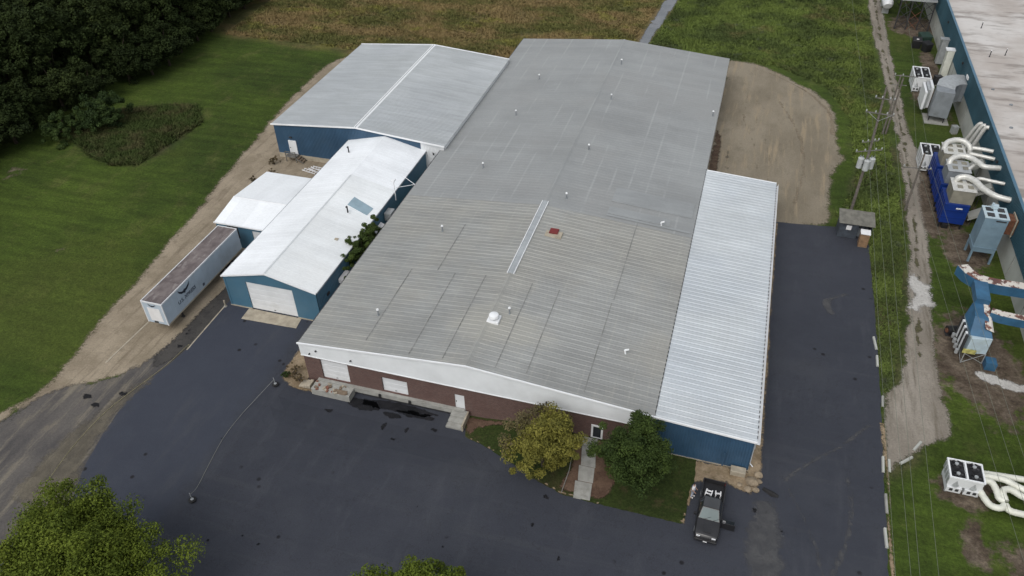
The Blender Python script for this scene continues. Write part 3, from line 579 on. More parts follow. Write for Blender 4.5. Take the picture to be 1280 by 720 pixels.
# walls: front in brick, sides and back in ribbed sheet
wall = MB()
ops = [(-35.33, -32.33, .22, 2.82), (-28.75, -26.05, .20, 2.14), (-21.14, -20.16, .05, 1.93), (-7.62, -6.76, -.02, 1.72)]
xs = XL
for (a, b, c, d) in ops:
    wall.box(xs, a, YF, YF + .3, -1.1, 3.6).box(a, b, YF, YF + .3, -1.1, c).box(a, b, YF, YF + .3, d, 3.6); xs = b
wall.box(xs, XR, YF, YF + .3, -1.1, 3.6); wall.build('brick_wall', M['brick'], wh)
MB().box(XL, XL + .25, YF + .3, YB, -.9, ZE - .1).build('side_wall', M['white_paint'], wh)
MB().box(XR - .25, XR, YF + .3, YB, -.9, ZE - .1).build('side_wall', M['white_paint'], wh)
MB().extr_y([(XL, -.2), (XL, ZE - .08), (XM, ZR - .1), (XR, ZE - .08), (XR, -.2)], YB - .2, YB - .02).build('back_wall', M['white_paint'], wh)
MB().extr_y([(XL - .12, 3.1), (XL - .18, ZE - .05), (XM, ZR - .06), (XR, ZE - .06), (XR, 3.1)], YF - .16, YF - .003).build('fascia', M['fascia'], wh)
for a, b in (((XL - .24, ZE), (XM, ZR)), ((XM, ZR), (XR + .05, ZE))):
    MB().extr_y([(a[0], a[1] - .06), (a[0], a[1] + .10), (b[0], b[1] + .10), (b[0], b[1] - .06)], YF - .30, YF - .16).build('gable_trim', M['trim'], wh)
MB().box(XL - .14, XR, YF - .20, YF - .16, 3.08, 3.17).build('fascia_bead', M['trim'], wh)
MB().box(XL - .34, XL - .2, YF, YB, zroof(XL) - .22, zroof(XL) - .07).build('gutter_or_shade_strip', M['dark_steel'], wh)
for x, z in ((-36.2, 3.55), (-35.4, 4.1), (-31.7, 3.75), (-12.0, 3.7)):
    MB().tube([(x, YF - .16, z), (x, YF - .32, z)], .08, 10).build('wall_vent', M['dark_steel'], wh)
roll_door(wh, -35.33, -32.33, .22, 2.82, YF + .18, 4)
roll_door(wh, -28.75, -26.05, .20, 2.14, YF + .18, 3)
man_door(wh, -21.14, -20.16, .05, 1.93, YF + .12)
d = MB().box(-7.62, -6.76, YF + .02, YF + .1, -.02, 1.72).build('entrance_door', M['dark_glass'], wh)
MB().box(-7.74, -7.56, YF - .06, YF + .12, -.02, 1.82).box(-6.82, -6.64, YF - .06, YF + .12, -.02, 1.82).box(-7.56, -6.82, YF - .06, YF + .12, 1.62, 1.82).box(-7.56, -6.82, YF - .06, YF + .12, -.02, .12).build('door_frame', M['trim'], d)
MB().box(-35.9, XL + 17.0, YF - .38, YF - .003, -.42, .12).build('dock_ledge', M['concrete'], wh)
MB().box(-31.0, -21.6, YF - .30, YF - .01, -1.1, -.43).build('dock_shade_block', M['dark_steel'], wh)  # solid dark block standing in for the shadow below the ledge
for x in (-29.0, -25.8): MB().box(x - .12, x + .12, YF - .52, YF - .385, -.40, .05).build('dock_bumper', M['rubber'], wh)
# things on the roof
for x, y in [(-30.97, 52.81), (-29.89, 68.24), (-17.98, 55.68), (-17.53, 77.65), (-18.38, 117.81), (-29.91, 110.79), (-17.53, 105.27), (-29.95, 98.23), (-17.49, 89.9), (-29.83, 82.94), (-2.9, 106.23)]:
    vent_pipe(wh, x, y, zroof(x))
fan = MB().box(-19.75, -18.55, 53.7, 54.9, zroof(-19.1) - .1, zroof(-19.1) + .22).build('exhaust_fan', M['trim'], wh, bevel=.03)
MB().cyl(-19.15, 54.3, zroof(-19.1) + .2, zroof(-19.1) + .5, .30, 20).build('fan_neck', M['grey_box'], fan, smooth=True)
MB().cyl(-19.15, 54.3, zroof(-19.1) + .45, zroof(-19.1) + .70, .52, 24, .46).cyl(-19.15, 54.3, zroof(-19.1) + .70, zroof(-19.1) + .80, .46, 24, .2).build('fan_hood', M['trim'], fan, smooth=True)
h = MB().box(-18.1, -16.2, 69.5, 70.6, zroof(-17.2) - .1, zroof(-17.2) + .12).build('roof_hatch', M['concrete_tan'], wh)
MB().box(-17.7, -16.7, 70.0, 70.9, zroof(-17.2) + .12, zroof(-17.2) + .3).build('hatch_lid', M['red'], h, bevel=.03)
for x, y in ((-5.87, 76.43), (-6.04, 54.24)):
    MB().tube([(x, y, zroof(x) - .05), (x - .1, y, zroof(x) + .45)], .09, 8).tube([(x - .1, y, zroof(x) + .45), (x + .28, y, zroof(x) + .62)], .09, 8).build('bent_vent', M['trim'], wh)

# ------------------------------------------------------------------ side addition with the bright ribbed roof
la = thing('side_addition', 'blue walled lean to with pale ribbed metal roof along the right of the warehouse', 'building', (0, 0, 0))
LX0, LX1, LY0, LY1 = -2.18, 6.5, 47.62, 90.9
lz = lambda x: 4.62 - (x - LX0) * .066
roof_slope(la, LX0 + .02, 4.64, 1, LX1 - LX0 + .12, .066, LY0 - .12, LY1 + .1, 1.2, 2, .038, .17, M['roof_lean'])
wall_panels(la, (LX0 + .05, LY0), (LX1, LY0), .12, lambda s: lz(LX0 + s) - .06, .91, M['blue_wall'])
wall_panels(la, (LX1, LY0), (LX1, LY1), .12, lambda s: lz(LX1) - .06, 1.2, M['white_paint'])
wall_panels(la, (LX1, LY1), (LX0, LY1), .12, lambda s: lz(LX1 - s) - .06, 1.2, M['blue_wall'])
MB().box(LX0 + .05, LX1 + .05, LY0 - .06, LY0 + .25, -.4, .12).box(LX1 - .2, LX1 + .06, LY0 + .25, LY1, -.4, .12).build('foundation', M['concrete_tan'], la)
MB().extr_y([(LX0 - .1, lz(LX0) - .05), (LX0 - .1, lz(LX0) + .13), (LX1 + .16, lz(LX1) + .12), (LX1 + .16, lz(LX1) - .06)], LY0 - .27, LY0 - .12).build('gable_trim', M['trim'], la)
MB().extr_y([(LX0 - .05, lz(LX0) - .02), (LX0 - .05, lz(LX0) + .10), (LX1 + .16, lz(LX1) + .09), (LX1 + .16, lz(LX1) - .06)], LY1 + .1, LY1 + .2).build('gable_trim', M['trim'], la)
g = MB().box(LX1 + .14, LX1 + .18, LY0 - .1, LY1, lz(LX1) - .28, lz(LX1) - .06).box(LX1 + .36, LX1 + .40, LY0 - .1, LY1, lz(LX1) - .28, lz(LX1) - .02).box(LX1 + .18, LX1 + .36, LY0 - .1, LY1, lz(LX1) - .28, lz(LX1) - .24).build('gutter_or_shade_strip', M['white_paint'], la)
me = mesh('rib_closure', *(lambda b: (b.V, b.F))(MB().box(0, .07, -.13, .13, -.03, .07)), M['black'])
for k in range(72):
    y = LY0 - .12 + 43.5 / 72 * (k + .5) - .0
    link('rib_closure', me, la, (LX1 + .115, y + .30, lz(LX1) - .02))
for k in range(72):
    y = LY0 - .12 + 43.5 / 72 * (k + .5)
    if k % 1 == 0: link('rib_closure', me, la, (LX0 - .055, y + .30, lz(LX0) + .04))
MB().box(4.2, 4.32, LY0 - .14, LY0 - .04, .1, 1.9).build('conduit', M['blue_wall'], la)
MB().tube([(LX1 + .1, 48.3, 3.6), (LX1 + .1, 48.3, .3), (LX1 + .4, 48.1, .12)], .06, 8).build('downspout', M['white_paint'], la)
MB().box(LX1 + .06, LX1 + .35, 49.2, 50.0, 1.2, 2.1).build('meter_box', M['can_grey'], la, bevel=.02)
MB().box(LX1 + .06, LX1 + .3, 82, 83, .8, 2.0).build('meter_box', M['can_grey'], la, bevel=.02)

# ------------------------------------------------------------------ metal building at the back left
bb = thing('metal_building', 'blue walled metal building with pale grey gable roof behind the white roofed one', 'building')
BX0, BX1, BXM, BY0, BY1 = -62.85, -36.75, -49.7, 87.05, 116.8
bs = (6.45 - 5.32) / (BXM - BX0)
roof_slope(bb, BXM, 6.47, -1, BXM - BX0 + .25, bs, BY0 - .15, BY1 + .15, 1.0, 3, .03, .08, M['roof_back'])
roof_slope(bb, BXM, 6.47, 1, BX1 - BXM + .1, bs, BY0 - .15, BY1 + .15, 1.0, 3, .03, .08, M['roof_back'])
MB().extr_y([(BXM - .3, 6.47), (BXM, 6.56), (BXM + .3, 6.47), (BXM + .3, 6.43), (BXM - .3, 6.43)], BY0 - .2, BY1 + .2).build('ridge_cap', M['trim'], bb)
MB().extr_y([(BXM - .05, 6.545), (BXM, 6.575), (BXM + .05, 6.545)], BY0 - .2, BY1 + .2).build('ridge_joint', M['grey_box'], bb)
bz = lambda x: 6.42 - abs(x - BXM) * bs
def gable_walls(par, x0, x1, xm, y, z0, zf, w, mat, flip=False):
    if not flip: wall_panels(par, (x0, y), (x1, y), z0, lambda s: zf(x0 + s), w, mat)
    else: wall_panels(par, (x1, y), (x0, y), z0, lambda s: zf(x1 - s), w, mat)
gable_walls(bb, BX0, -40.2, BXM, BY0, .72, bz, .91, M['blue_wall'])
wall_panels(bb, (-40.2, BY0), (BX1, BY0), .1, lambda s: bz(-40.2 + s), .9, M['white_paint'])
gable_walls(bb, BX0, BX1, BXM, BY1, .72, bz, .91, M['blue_wall'], True)
wall_panels(bb, (BX0, BY1), (BX0, BY0), .72, lambda s: bz(BX0), .91, M['blue_wall'])
wall_panels(bb, (BX1, BY0), (BX1, BY1), .1, lambda s: bz(BX1), .91, M['white_paint'])
MB().box(BX0 - .05, -51.4, BY0 - .08, BY0 + .3, -.3, .72).box(BX0 - .05, BX0 + .2, BY0 + .3, BY1, -.3, .72).build('foundation', M['concrete_tan'], bb)
for a, b in (((BX0 - .28, bz(BX0) + .03), (BXM, 6.5)), ((BXM, 6.5), (BX1 + .1, bz(BX1) + .05))):
    for y in (BY0 - .28, BY1 + .15): MB().extr_y([(a[0], a[1] - .12), (a[0], a[1] + .08), (b[0], b[1] + .08), (b[0], b[1] - .12)], y, y + .12).build('gable_trim', M['trim'], bb)
man_door(bb, -60.8, -59.75, .9, 2.88, BY0 - .08)
MB().box(-60.6, -60.2, BY0 - .2, BY0 - .04, 3.4, 3.6).build('wall_lamp', M['dark_steel'], bb)
MB().tube([(-38.3, BY0 - .04, 4.0), (-38.3, BY0 - .35, 4.0), (-38.3, BY0 - .4, 4.35)], .07, 8).build('wall_pipe', M['dark_steel'], bb)
st = thing('wooden_stairs', 'small weathered wooden stairs with a rail below the white door', 'stairs', (0, 0, 0))
MB().box(-61.2, -59.5, 85.9, 86.9, .78, .88).build('landing', M['grey_wood'], st)
for k in range(3): MB().box(-59.45 + .32 * k, -59.17 + .32 * k, 85.85, 86.85, .60 - .2 * k, .66 - .2 * k).build('tread', M['wood'], st)
for y in (85.82, 86.88): MB().hull8([(-59.5, y, .65), (-59.5, y + .05, .65), (-58.4, y + .05, -.02), (-58.4, y, -.02)][::-1], [(-59.5, y, .85), (-59.5, y + .05, .85), (-58.4, y + .05, .15), (-58.4, y, .15)][::-1]).build('stringer', M['grey_wood'], st)
for x, y in ((-61.15, 85.95), (-59.55, 85.95), (-61.15, 86.85), (-59.55, 86.85)): MB().box(x - .05, x + .05, y - .05, y + .05, -.05, 1.7 if y < 86 else .8).build('post', M['grey_wood'], st)
MB().box(-61.2, -59.5, 85.92, 85.98, 1.62, 1.7).box(-61.2, -59.5, 85.92, 85.98, 1.2, 1.26).build('rail', M['grey_wood'], st)
for i, (x, y, a) in enumerate([(-56.6, 83.9, 1.35), (-56.0, 84.4, 1.2), (-55.6, 84.9, 1.45)]):
    o = thing('yard_ladder', ['white metal ladder lying nearest the annex in the back yard', 'white metal ladder between two others in the back yard', 'white metal ladder farthest back in the back yard'][i], 'ladder', (x, y, .05), a, 'white ladders lying in the yard')
    for s in (0, .5): MB().box(s, s + .08, -1.2, 1.2, 0, .1).build('side_rail', M['white_sheet'], o)
    for k in range(5): MB().box(.08, .5, -1.05 + .5 * k, -.98 + .5 * k, .02, .08).build('rung', M['white_sheet'], o)

# ------------------------------------------------------------------ white roofed blue building
cb = thing('white_roofed_building', 'long blue building with white gable roof and one large roll up door', 'building')
CX0, CX1, CXM, CY0, CY1 = -51.0, -39.6, -45.4, 55.37, 88.2
cs = (5.72 - 4.32) / (CXM - CX0); cz = lambda x: 5.66 - abs(x - CXM) * cs
rmc = lambda y: M['roof_white2'] if y < 76.3 else M['roof_white']
roof_slope(cb, CXM, 5.72, -1, CXM - CX0 + .15, cs, CY0 - .12, CY1 - .9, 1.2, 1, .008, .05, M['roof_white'])
roof_slope(cb, CXM, 5.72, 1, CX1 - CXM + .12, cs, CY0 - .12, CY1 - .9, 1.2, 1, .008, .05, rmc)
for a, b in (((CX0 - .16, cz(CX0) + .05), (CXM, 5.72)), ((CXM, 5.72), (CX1 + .12, cz(CX1) + .04))):
    MB().extr_y([(a[0], a[1] - .14), (a[0], a[1] + .05), (b[0], b[1] + .05), (b[0], b[1] - .14)], CY0 - .2, CY0 - .12).build('gable_trim', M['trim'], cb)
    MB().extr_y([(a[0], a[1] - .14), (a[0], a[1] + .05), (b[0], b[1] + .05), (b[0], b[1] - .14)], CY1 - .9, CY1 + .0).build('end_flashing', M['roof_white'], cb)
MB().extr_y([(CXM - .12, 5.715), (CXM, 5.765), (CXM + .12, 5.715)], CY0 - .2, 76.4).build('ridge_cap', M['roof_ridge'], cb)
MB().box(CX0 - .22, CX0 - .16, CY0, CY1, cz(CX0) - .12, cz(CX0) + .02).build('gutter_or_shade_strip', M['grey_box'], cb)  # added thin dark strip, gives the eave shadow line against the annex roof
MB().box(CX1 + .13, CX1 + .19, CY0, CY1 - .5, cz(CX1) - .12, cz(CX1) + .02).build('gutter_or_shade_strip', M['grey_box'], cb)
# front wall round the door opening
MBw = MB(); MBw.extr_y([(CX0, 0.15), (CX0, cz(CX0)), (CXM, 5.66), (-45.4, 3.93), (-48.25, 3.93), (-48.25, .15)], CY0, CY0 + .2)
MBw.extr_y([(-45.4, 3.93), (CXM, 5.66), (CX1, cz(CX1)), (CX1, .15), (-42.5, .15), (-42.5, 3.93)], CY0, CY0 + .2)
MBw.build('front_wall', M['teal_wall'], cb)
for x in (CX0 + .1, CX1 - .1): MB().box(x - .1, x + .1, CY0 - .05, CY0 - .003, .15, cz(x) - .1).build('corner_trim', M['teal_wall'], cb)
wall_panels(cb, (CX1, CY0), (CX1, CY1), .1, lambda s: cz(CX1) - .02, 1.2, M['teal_wall'])
wall_panels(cb, (CX0, CY1), (CX0, CY0), .1, lambda s: cz(CX0) - .02, 1.2, M['teal_wall'])
MB().box(CX0 - .06, -48.25, CY0 - .06, CY0 + .2, -.3, .15).box(-42.5, CX1 + .05, CY0 - .06, CY0 + .2, -.3, .15).build('foundation', M['concrete_tan'], cb)
roll_door(cb, -48.25, -42.5, .1, 3.93, CY0 + .12, 5)
for x, y in ((-42.48, 69.36), (-49.02, 83.0)):
    z = cz(x) + .05
    MB().tube([(x, y, z - .05), (x, y, z + .75)], .09, 8).tube([(x, y, z + .75), (x - .12, y, z + .9)], .13, 8).build('vent_pipe', M['dark_steel'], cb)
    MB().box(x - .25, x + .25, y - .15, y + .15, z, z + .05).build('vent_flashing', M['trim'], cb)
sk = MB().hull8([(-43.15, 70.7, cz(-43.15) + .07), (-40.4, 70.1, cz(-40.4) + .07), (-40.3, 71.7, cz(-40.3) + .07), (-43.1, 72.5, cz(-43.1) + .07)], [(-43.15, 70.7, cz(-43.15) + .13), (-40.4, 70.1, cz(-40.4) + .13), (-40.3, 71.7, cz(-40.3) + .13), (-43.1, 72.5, cz(-43.1) + .13)]).build('skylight', M['skylight'], cb)
MB().box(-41.75, -41.3, 64.1, 64.5, cz(-41.5) + .04, cz(-41.5) + .12).build('roof_patch_sheet', M['concrete_tan'], cb)
mast = MB().tube([(-39.3, 76.0, 3.2), (-39.3, 76.0, 6.0)], .06, 8).build('mast', M['trim'], cb)
MB().bar((-39.3, 76.0, 5.0), (-37.2, 77.6, 4.9), .05).bar((-39.4, 79, 5.0), (-37.2, 77.6, 4.9), .05).build('brace', M['trim'], mast)
MB().box(-39.5, -39.1, 75.7, 76.3, 6.0, 6.15).build('mast_head', M['trim'], mast)
MB().box(-39.5, -38.6, 72.7, 74.0, 2.2, 3.3).build('air_conditioner', M['galv'], cb, bevel=.03)
MB().hull8([(-39.5, 60.0, 2.05), (-38.3, 60.0, 1.85), (-38.3, 61.9, 1.85), (-39.5, 61.9, 2.05)], [(-39.5, 60.0, 2.6), (-38.3, 60.0, 1.95), (-38.3, 61.9, 1.95), (-39.5, 61.9, 2.6)]).build('awning', M['white_sheet'], cb)
MB().hull8([(-39.5, 68.6, 2.2), (-38.2, 68.6, 2.0), (-38.2, 71.6, 2.0), (-39.5, 71.6, 2.2)], [(-39.5, 68.6, 2.7), (-38.2, 68.6, 2.1), (-38.2, 71.6, 2.1), (-39.5, 71.6, 2.7)]).build('awning', M['white_sheet'], cb)
MB().box(-39.56, -39.45, 57.3, 57.8, 2.3, 2.6).build('wall_lamp', M['dark_steel'], cb)

# annex where the trailer docks: ridge runs across
an = thing('annex', 'small low annex with white roof where the trailer is docked', 'building')
AX0, AX1, AY0, AYM, AY1 = -58.75, -51.1, 65.4, 70.0, 77.6
def slab(par, name, q, th, mat):
    MB().hull8([(x, y, z - th) for x, y, z in q], q).build(name, mat, par)
n = 6
for k in range(n):
    x0 = AX0 - .1 + (AX1 - AX0) / n * k; x1 = x0 + (AX1 - AX0) / n - .006
    slab(an, 'roof_panel', [(x0, AY0 - .15, 3.40), (x1, AY0 - .15, 3.40), (x1, AYM, 4.20), (x0, AYM, 4.20)], .06, M['roof_white'])
    slab(an, 'roof_panel', [(x0, AYM, 4.20), (x1, AYM, 4.20), (x1, AY1 + .1, 3.38), (x0, AY1 + .1, 3.38)], .06, M['roof_white'])
MB().add([(AX0 - .1, AYM - .15, 4.19), (AX0 - .1, AYM, 4.24), (AX0 - .1, AYM + .15, 4.19), (AX1, AYM - .15, 4.19), (AX1, AYM, 4.24), (AX1, AYM + .15, 4.19)], [(0, 3, 4, 1), (1, 4, 5, 2), (0, 1, 2), (3, 5, 4)]).build('ridge_cap', M['trim'], an)
MB().box(AX0 - .1, AX1, AY0 - .25, AY0 - .15, 3.34, 3.5).build('eave_trim', M['trim'], an)
MB().box(AX0, -57.3, AY0, AY0 + .2, 0, 3.4).box(-55.7, -53.8, AY0, AY0 + .2, 0, 3.4).box(-51.6, AX1, AY0, AY0 + .2, 0, 3.4).box(-57.3, -55.7, AY0, AY0 + .2, 3.3, 3.4).box(-57.3, -55.7, AY0, AY0 + .2, 0, 1.2).box(-53.8, -51.6, AY0, AY0 + .2, 2.9, 3.4).build('front_wall', M['teal_wall'], an)
roll_door(an, -53.8, -51.6, .05, 2.9, AY0 + .12, 5)
MB().box(-57.3, -55.7, AY0 + .25, AY0 + .3, 1.2, 3.3).build('dock_opening', M['black'], an)
MB().add([(AX0, AY0 + .2, 0), (AX0, AY1, 0), (AX0, AY1, 3.38), (AX0, AYM, 4.2), (AX0, AY0 + .2, 3.42), (AX0 + .2, AY0 + .2, 0), (AX0 + .2, AY1, 0), (AX0 + .2, AY1, 3.38), (AX0 + .2, AYM, 4.2), (AX0 + .2, AY0 + .2, 3.42)],
         [(0, 1, 2, 3, 4)[::-1], (5, 6, 7, 8, 9), (1, 6, 7, 2), (0, 4, 9, 5), (2, 7, 8, 3), (3, 8, 9, 4)]).build('gable_wall', M['teal_wall'], an)
MB().box(AX0 + .2, AX1, AY1 - .2, AY1, 0, 3.38).build('back_wall', M['teal_wall'], an)

# ------------------------------------------------------------------ trailer
tr = thing('box_trailer', 'white box trailer with rusty brown roof backed against the annex', 'trailer')
TX0, TX1, TY0, TY1 = -57.25, -54.65, 49.35, 63.95
MB().box(TX0, TX1, TY0, TY1, 1.15, 4.0).build('box_body', M['trailer_side'], tr, bevel=.03)
rn = 12; w = (TY1 - TY0 - .12) / rn
for k in range(rn):
    MB().box(TX0 + .06, TX1 - .06, TY0 + .06 + w * k, TY0 + .06 + w * (k + 1) - .02, 4.0, 4.03 + .012 * (k % 2)).build('roof_panel', M['trailer_roof'], tr)
for x in (TX0, TX1 - .06): MB().box(x - .015, x + .075, TY0 - .015, TY1, 3.93, 4.085).build('top_rail', M['white_paint'], tr)
for y in (TY0, TY1 - .06): MB().box(TX0 + .08, TX1 - .08, y - .015, y + .075, 3.93, 4.085).build('top_rail', M['white_paint'], tr)
for x in (TX0, TX1): MB().box(x - .03, x + .03, TY0, TY1, 1.1, 1.27).build('bottom_rail', M['concrete_tan'], tr)
for k in range(24): 
    y = TY0 + .6 + .6 * k
    if k < 23: MB().box(TX1, TX1 + .012, y - .02, y + .02, 1.3, 3.9).build('side_post', M['trailer_side'], tr)
for x in (TX0 + .05, TX1 - .05): MB().cyl(x, TY0 + .04, 1.15, 4.0, .085, 10).build('nose_corner', M['white_paint'], tr, smooth=True)
MB().box(TX0 + .55, TX1 - .5, TY0 - .02, TY0 + .02, 1.5, 3.3).build('nose_panel', M['white_sheet'], tr)
MB().box(TX0 + .9, TX0 + 1.35, TY0 - .06, TY0 + .02, 1.25, 1.45).build('light_connector', M['dark_steel'], tr)
MB().box(-56.7, -56.5, 49.9, 63.5, .8, 1.1).box(-55.4, -55.2, 49.9, 63.5, .8, 1.1).build('chassis_rail', M['dark_steel'], tr)
for x in (-56.8, -55.1):
    lg = MB().box(x - .08, x + .08, 52.0, 52.16, .15, 1.1).build('landing_leg', M['dark_steel'], tr); MB().box(x - .18, x + .18, 51.95, 52.2, .03, .15).build('foot', M['dark_steel'], lg)
for y in (60.2, 61.5):
    MB().tube([(-57.0, y, .52), (-54.9, y, .52)], .07, 8).build('axle', M['dark_steel'], tr)
    for x in (-56.85, -55.05):
        wv = MB().tube([(x - .25, y, .52), (x - .2, y, .52), (x + .2, y, .52), (x + .25, y, .52)], [.44, .51, .51, .44], 20).build('wheel', M['rubber'], tr, smooth=True)
        MB().tube([(x - .26, y, .52), (x + .26, y, .52)], .25, 14).build('rim', M['galv'], wv, smooth=True)
MB().box(TX1 - .01, TX1 + .04, 55.9, 56.2, 1.55, 1.85).build('placard', M['letter_ink'], tr)
# wing mark and lettering
def wing(s, y0, z0):
    P = [(-1.05, .62), (-.95, .2), (-.6, -.12), (-.2, -.22), (.0, -.4), (.12, -.2), (.5, -.14), (.88, .1), (1.1, .5), (.7, .25), (.35, .1), (.1, .12), (0, .2), (-.12, .1), (-.4, .08), (-.75, .28)]
    return [(y0 + a * s, z0 + b * s) for a, b in P]
P = wing(.95, 53.05, 3.2); n = len(P)
mesh_ = MB().add([(TX1 + .014, y, z) for y, z in P] + [(TX1 + .03, y, z) for y, z in P], [tuple(range(n)), tuple(range(n, 2 * n))] + [(i, (i + 1) % n, (i + 1) % n + n, i + n) for i in range(n)]).build('wing_mark', M['logo_ink'], tr)
P = wing(.42, 0, 3.62)
MB().add([(-55.95 + a, TY0 - .045, z) for a, z in P] + [(-55.95 + a, TY0 - .03, z) for a, z in P], [tuple(range(n)), tuple(range(n, 2 * n))] + [(i, (i + 1) % n, (i + 1) % n + n, i + n) for i in range(n)]).build('wing_mark', M['logo_ink'], tr)
def text(s, size, mat, parent, loc, rot, name='lettering'):
    c = bpy.data.curves.new(name, 'FONT'); c.body = s; c.size = size; c.extrude = .006; c.offset = .008; c.align_x = 'CENTER'
    c.materials.append(mat); o = bpy.data.objects.new(name, c); COL.objects.link(o); bpy.context.view_layer.update()
    me = bpy.data.meshes.new_from_object(o.evaluated_get(bpy.context.evaluated_depsgraph_get())); bpy.data.objects.remove(o); o = link(name, me, parent, loc, rot); return o
text('U.S. XPRESS', .62, M['letter_ink'], tr, (TX1 + .022, 53.2, 2.18), (PI / 2, 0, PI / 2))

# ------------------------------------------------------------------ factory on the right
fa = thing('factory', 'long factory with teal parapet and stained pale flat roof', 'factory')
FX = 33.03
wall_panels(fa, (FX, 196), (FX, 34), 3.42, lambda s: 7.1, 1.2, M['factory_blue'], ribs=3, rh=.05)
MB().box(FX + .02, FX + .35, 34, 196, -.3, 3.42).build('block_wall', M['block'], fa)
for y in np.arange(38, 196, 7.6): MB().box(FX - .03, FX + .02, y, y + .12, -.1, 3.42).build('wall_joint', M['concrete'], fa)
MB().box(FX - .06, FX + .02, 34, 196, 3.34, 3.44).build('flashing', M['factory_blue'], fa)
MB().box(FX + .08, 95, 34, 196, 6.3, 6.6).build('flat_roof', M['membrane'], fa)
MB().box(FX - .05, FX + .30, 34, 196, 7.1, 7.18).build('coping', M['teal_wall'], fa)
MB().box(FX + .06, FX + .12, 34, 196, 6.6, 7.1).build('parapet_back', M['membrane'], fa)
for x, y in ((42.41, 161.58), (36.6, 133.5), (38.8, 118.0), (39.01, 134.72), (37.2, 146), (48, 140), (44, 112)):
    vent_pipe(fa, x, y, 6.6, 1.0, .07, .07, 'dark_steel')
for x, y in ((35.2, 121), (36.8, 116.3), (35.6, 109)): MB().cyl(x, y, 6.6, 6.72, .22, 12).build('roof_drain', M['grey_box'], fa)
for y in (100.5, 132, 150): MB().box(FX - .25, FX - .03, y, y + .3, 5.6, 5.9).build('wall_lamp', M['dark_steel'], fa)
MB().box(FX - .2, FX - .04, 126.2, 127.6, 5.5, 5.9).build('wall_plate', M['white_sheet'], fa)

# ------------------------------------------------------------------ equipment beside the factory
def frame_legs(par, x0, x1, y0, y1, z, mat, w=.12, splay=.0):
    for x in (x0, x1):
        for y in (y0, y1): MB().bar((x, y, 0), (x, y, z), w).build('leg', mat, par)
def fan_deck(par, x0, x1, y0, y1, z):
    cx = (x1 - x0) / 2; cy = (y1 - y0) / 2
    for i in range(2):
        MB().box(x0 + cx * i + .14, x0 + cx * (i + 1) - .10, y0 + .16, y1 - .14, z, z + .03).build('fan_tray', M['black'], par)
        for j in range(2):
            fx = x0 + cx * (i + .52); fy = y0 + cy * (j + .5); r = min(cx, cy) * .40
            f_ = MB().tube([(fx, fy, z + .03), (fx, fy, z + .16)], r, 20, False).build('fan_shroud', M['dark_steel'], par, smooth=True)
            b = MB()
            for k in range(5):
                a = k * 2 * PI / 5 + i + j
                b.hull8([(fx + r * .2 * math.cos(a - .4), fy + r * .2 * math.sin(a - .4), z + .06), (fx + r * .95 * math.cos(a - .25), fy + r * .95 * math.sin(a - .25), z + .05), (fx + r * .95 * math.cos(a + .25), fy + r * .95 * math.sin(a + .25), z + .10), (fx + r * .2 * math.cos(a + .4), fy + r * .2 * math.sin(a + .4), z + .10)],
                        [(fx + r * .2 * math.cos(a - .4), fy + r * .2 * math.sin(a - .4), z + .08), (fx + r * .95 * math.cos(a - .25), fy + r * .95 * math.sin(a - .25), z + .07), (fx + r * .95 * math.cos(a + .25), fy + r * .95 * math.sin(a + .25), z + .12), (fx + r * .2 * math.cos(a + .4), fy + r * .2 * math.sin(a + .4), z + .12)])
            b.build('fan_blade', M['dark_steel'], f_)
            MB().cyl(fx - .02, fy + .02, z + .08, z + .20, r * .36, 14).build('fan_motor', M['galv'], f_, smooth=True)
def condenser(name, label, x0, x1, y0, y1, z1):
    o = thing(name, label, 'cooling unit', (0, 0, 0), 0, 'four fan cooling units by the factory')
    MB().box(x0 + .05, x1 - .05, y0 + .05, y1 - .05, .95, z1 - .1).build('cabinet', M['white_paint'], o, bevel=.03)
    MB().box(x0, x1, y0, y0 + .12, z1 - .1, z1 + .05).box(x0, x1, y1 - .12, y1, z1 - .1, z1 + .05).box(x0, x0 + .14, y0 + .12, y1 - .12, z1 - .1, z1 + .05).box(x1 - .12, x1, y0 + .12, y1 - .12, z1 - .1, z1 + .05).box((x0 + x1) / 2 - .06, (x0 + x1) / 2 + .08, y0 + .12, y1 - .12, z1 - .1, z1 + .045).build('top_frame', M['trim'], o)
    fan_deck(o, x0, x1, y0, y1, z1 - .1)
    n_ = 2; w_ = (x1 - x0) / n_
    for i in range(n_):
        a = x0 + w_ * i + .1; b = x0 + w_ * (i + 1) - .1
        lo = MB().hull8([(a, y0 - .05, .25), (b, y0 - .05, .25), (b, y1 - .1, .25), (a, y1 - .1, .25)], [(a, y0 - .1, .92), (b, y0 - .1, .92), (b, y1 - .1, .92), (a, y1 - .1, .92)]).build('lower_cabinet', M['white_paint'], o, bevel=.02)
        MB().add([((a + b) / 2 - .3, y0 + .03, 1.05), ((a + b) / 2 + .3, y0 + .03, 1.05), ((a + b) / 2, y0 + .03, 1.7), ((a + b) / 2, y0 - .2, 1.1)], [(0, 1, 3), (1, 2, 3), (2, 0, 3), (0, 2, 1)]).build('stiffener', M['galv'], lo)
        MB().box((a + b) / 2 - .36, (a + b) / 2 - .1, y0 - .11, y0 - .06, .5, .8).box((a + b) / 2 + .1, (a + b) / 2 + .36, y0 - .11, y0 - .06, .5, .8).build('louvre', M['dark_steel'], lo)
    for k in range(4):
        y = y0 + .25 + (y1 - y0 - .5) / 3 * k; MB().box(x0 - .0, x0 + .06, y - .18, y + .18, 1.05, z1 - .25).build('side_louvre', M['galv'], o)
    for x in (x0 + .2, x1 - .2):
        for y in (y0 + .2, y1 - .2): MB().box(x - .08, x + .08, y - .08, y + .08, 0, .96).build('leg', M['galv'], o)
    return o
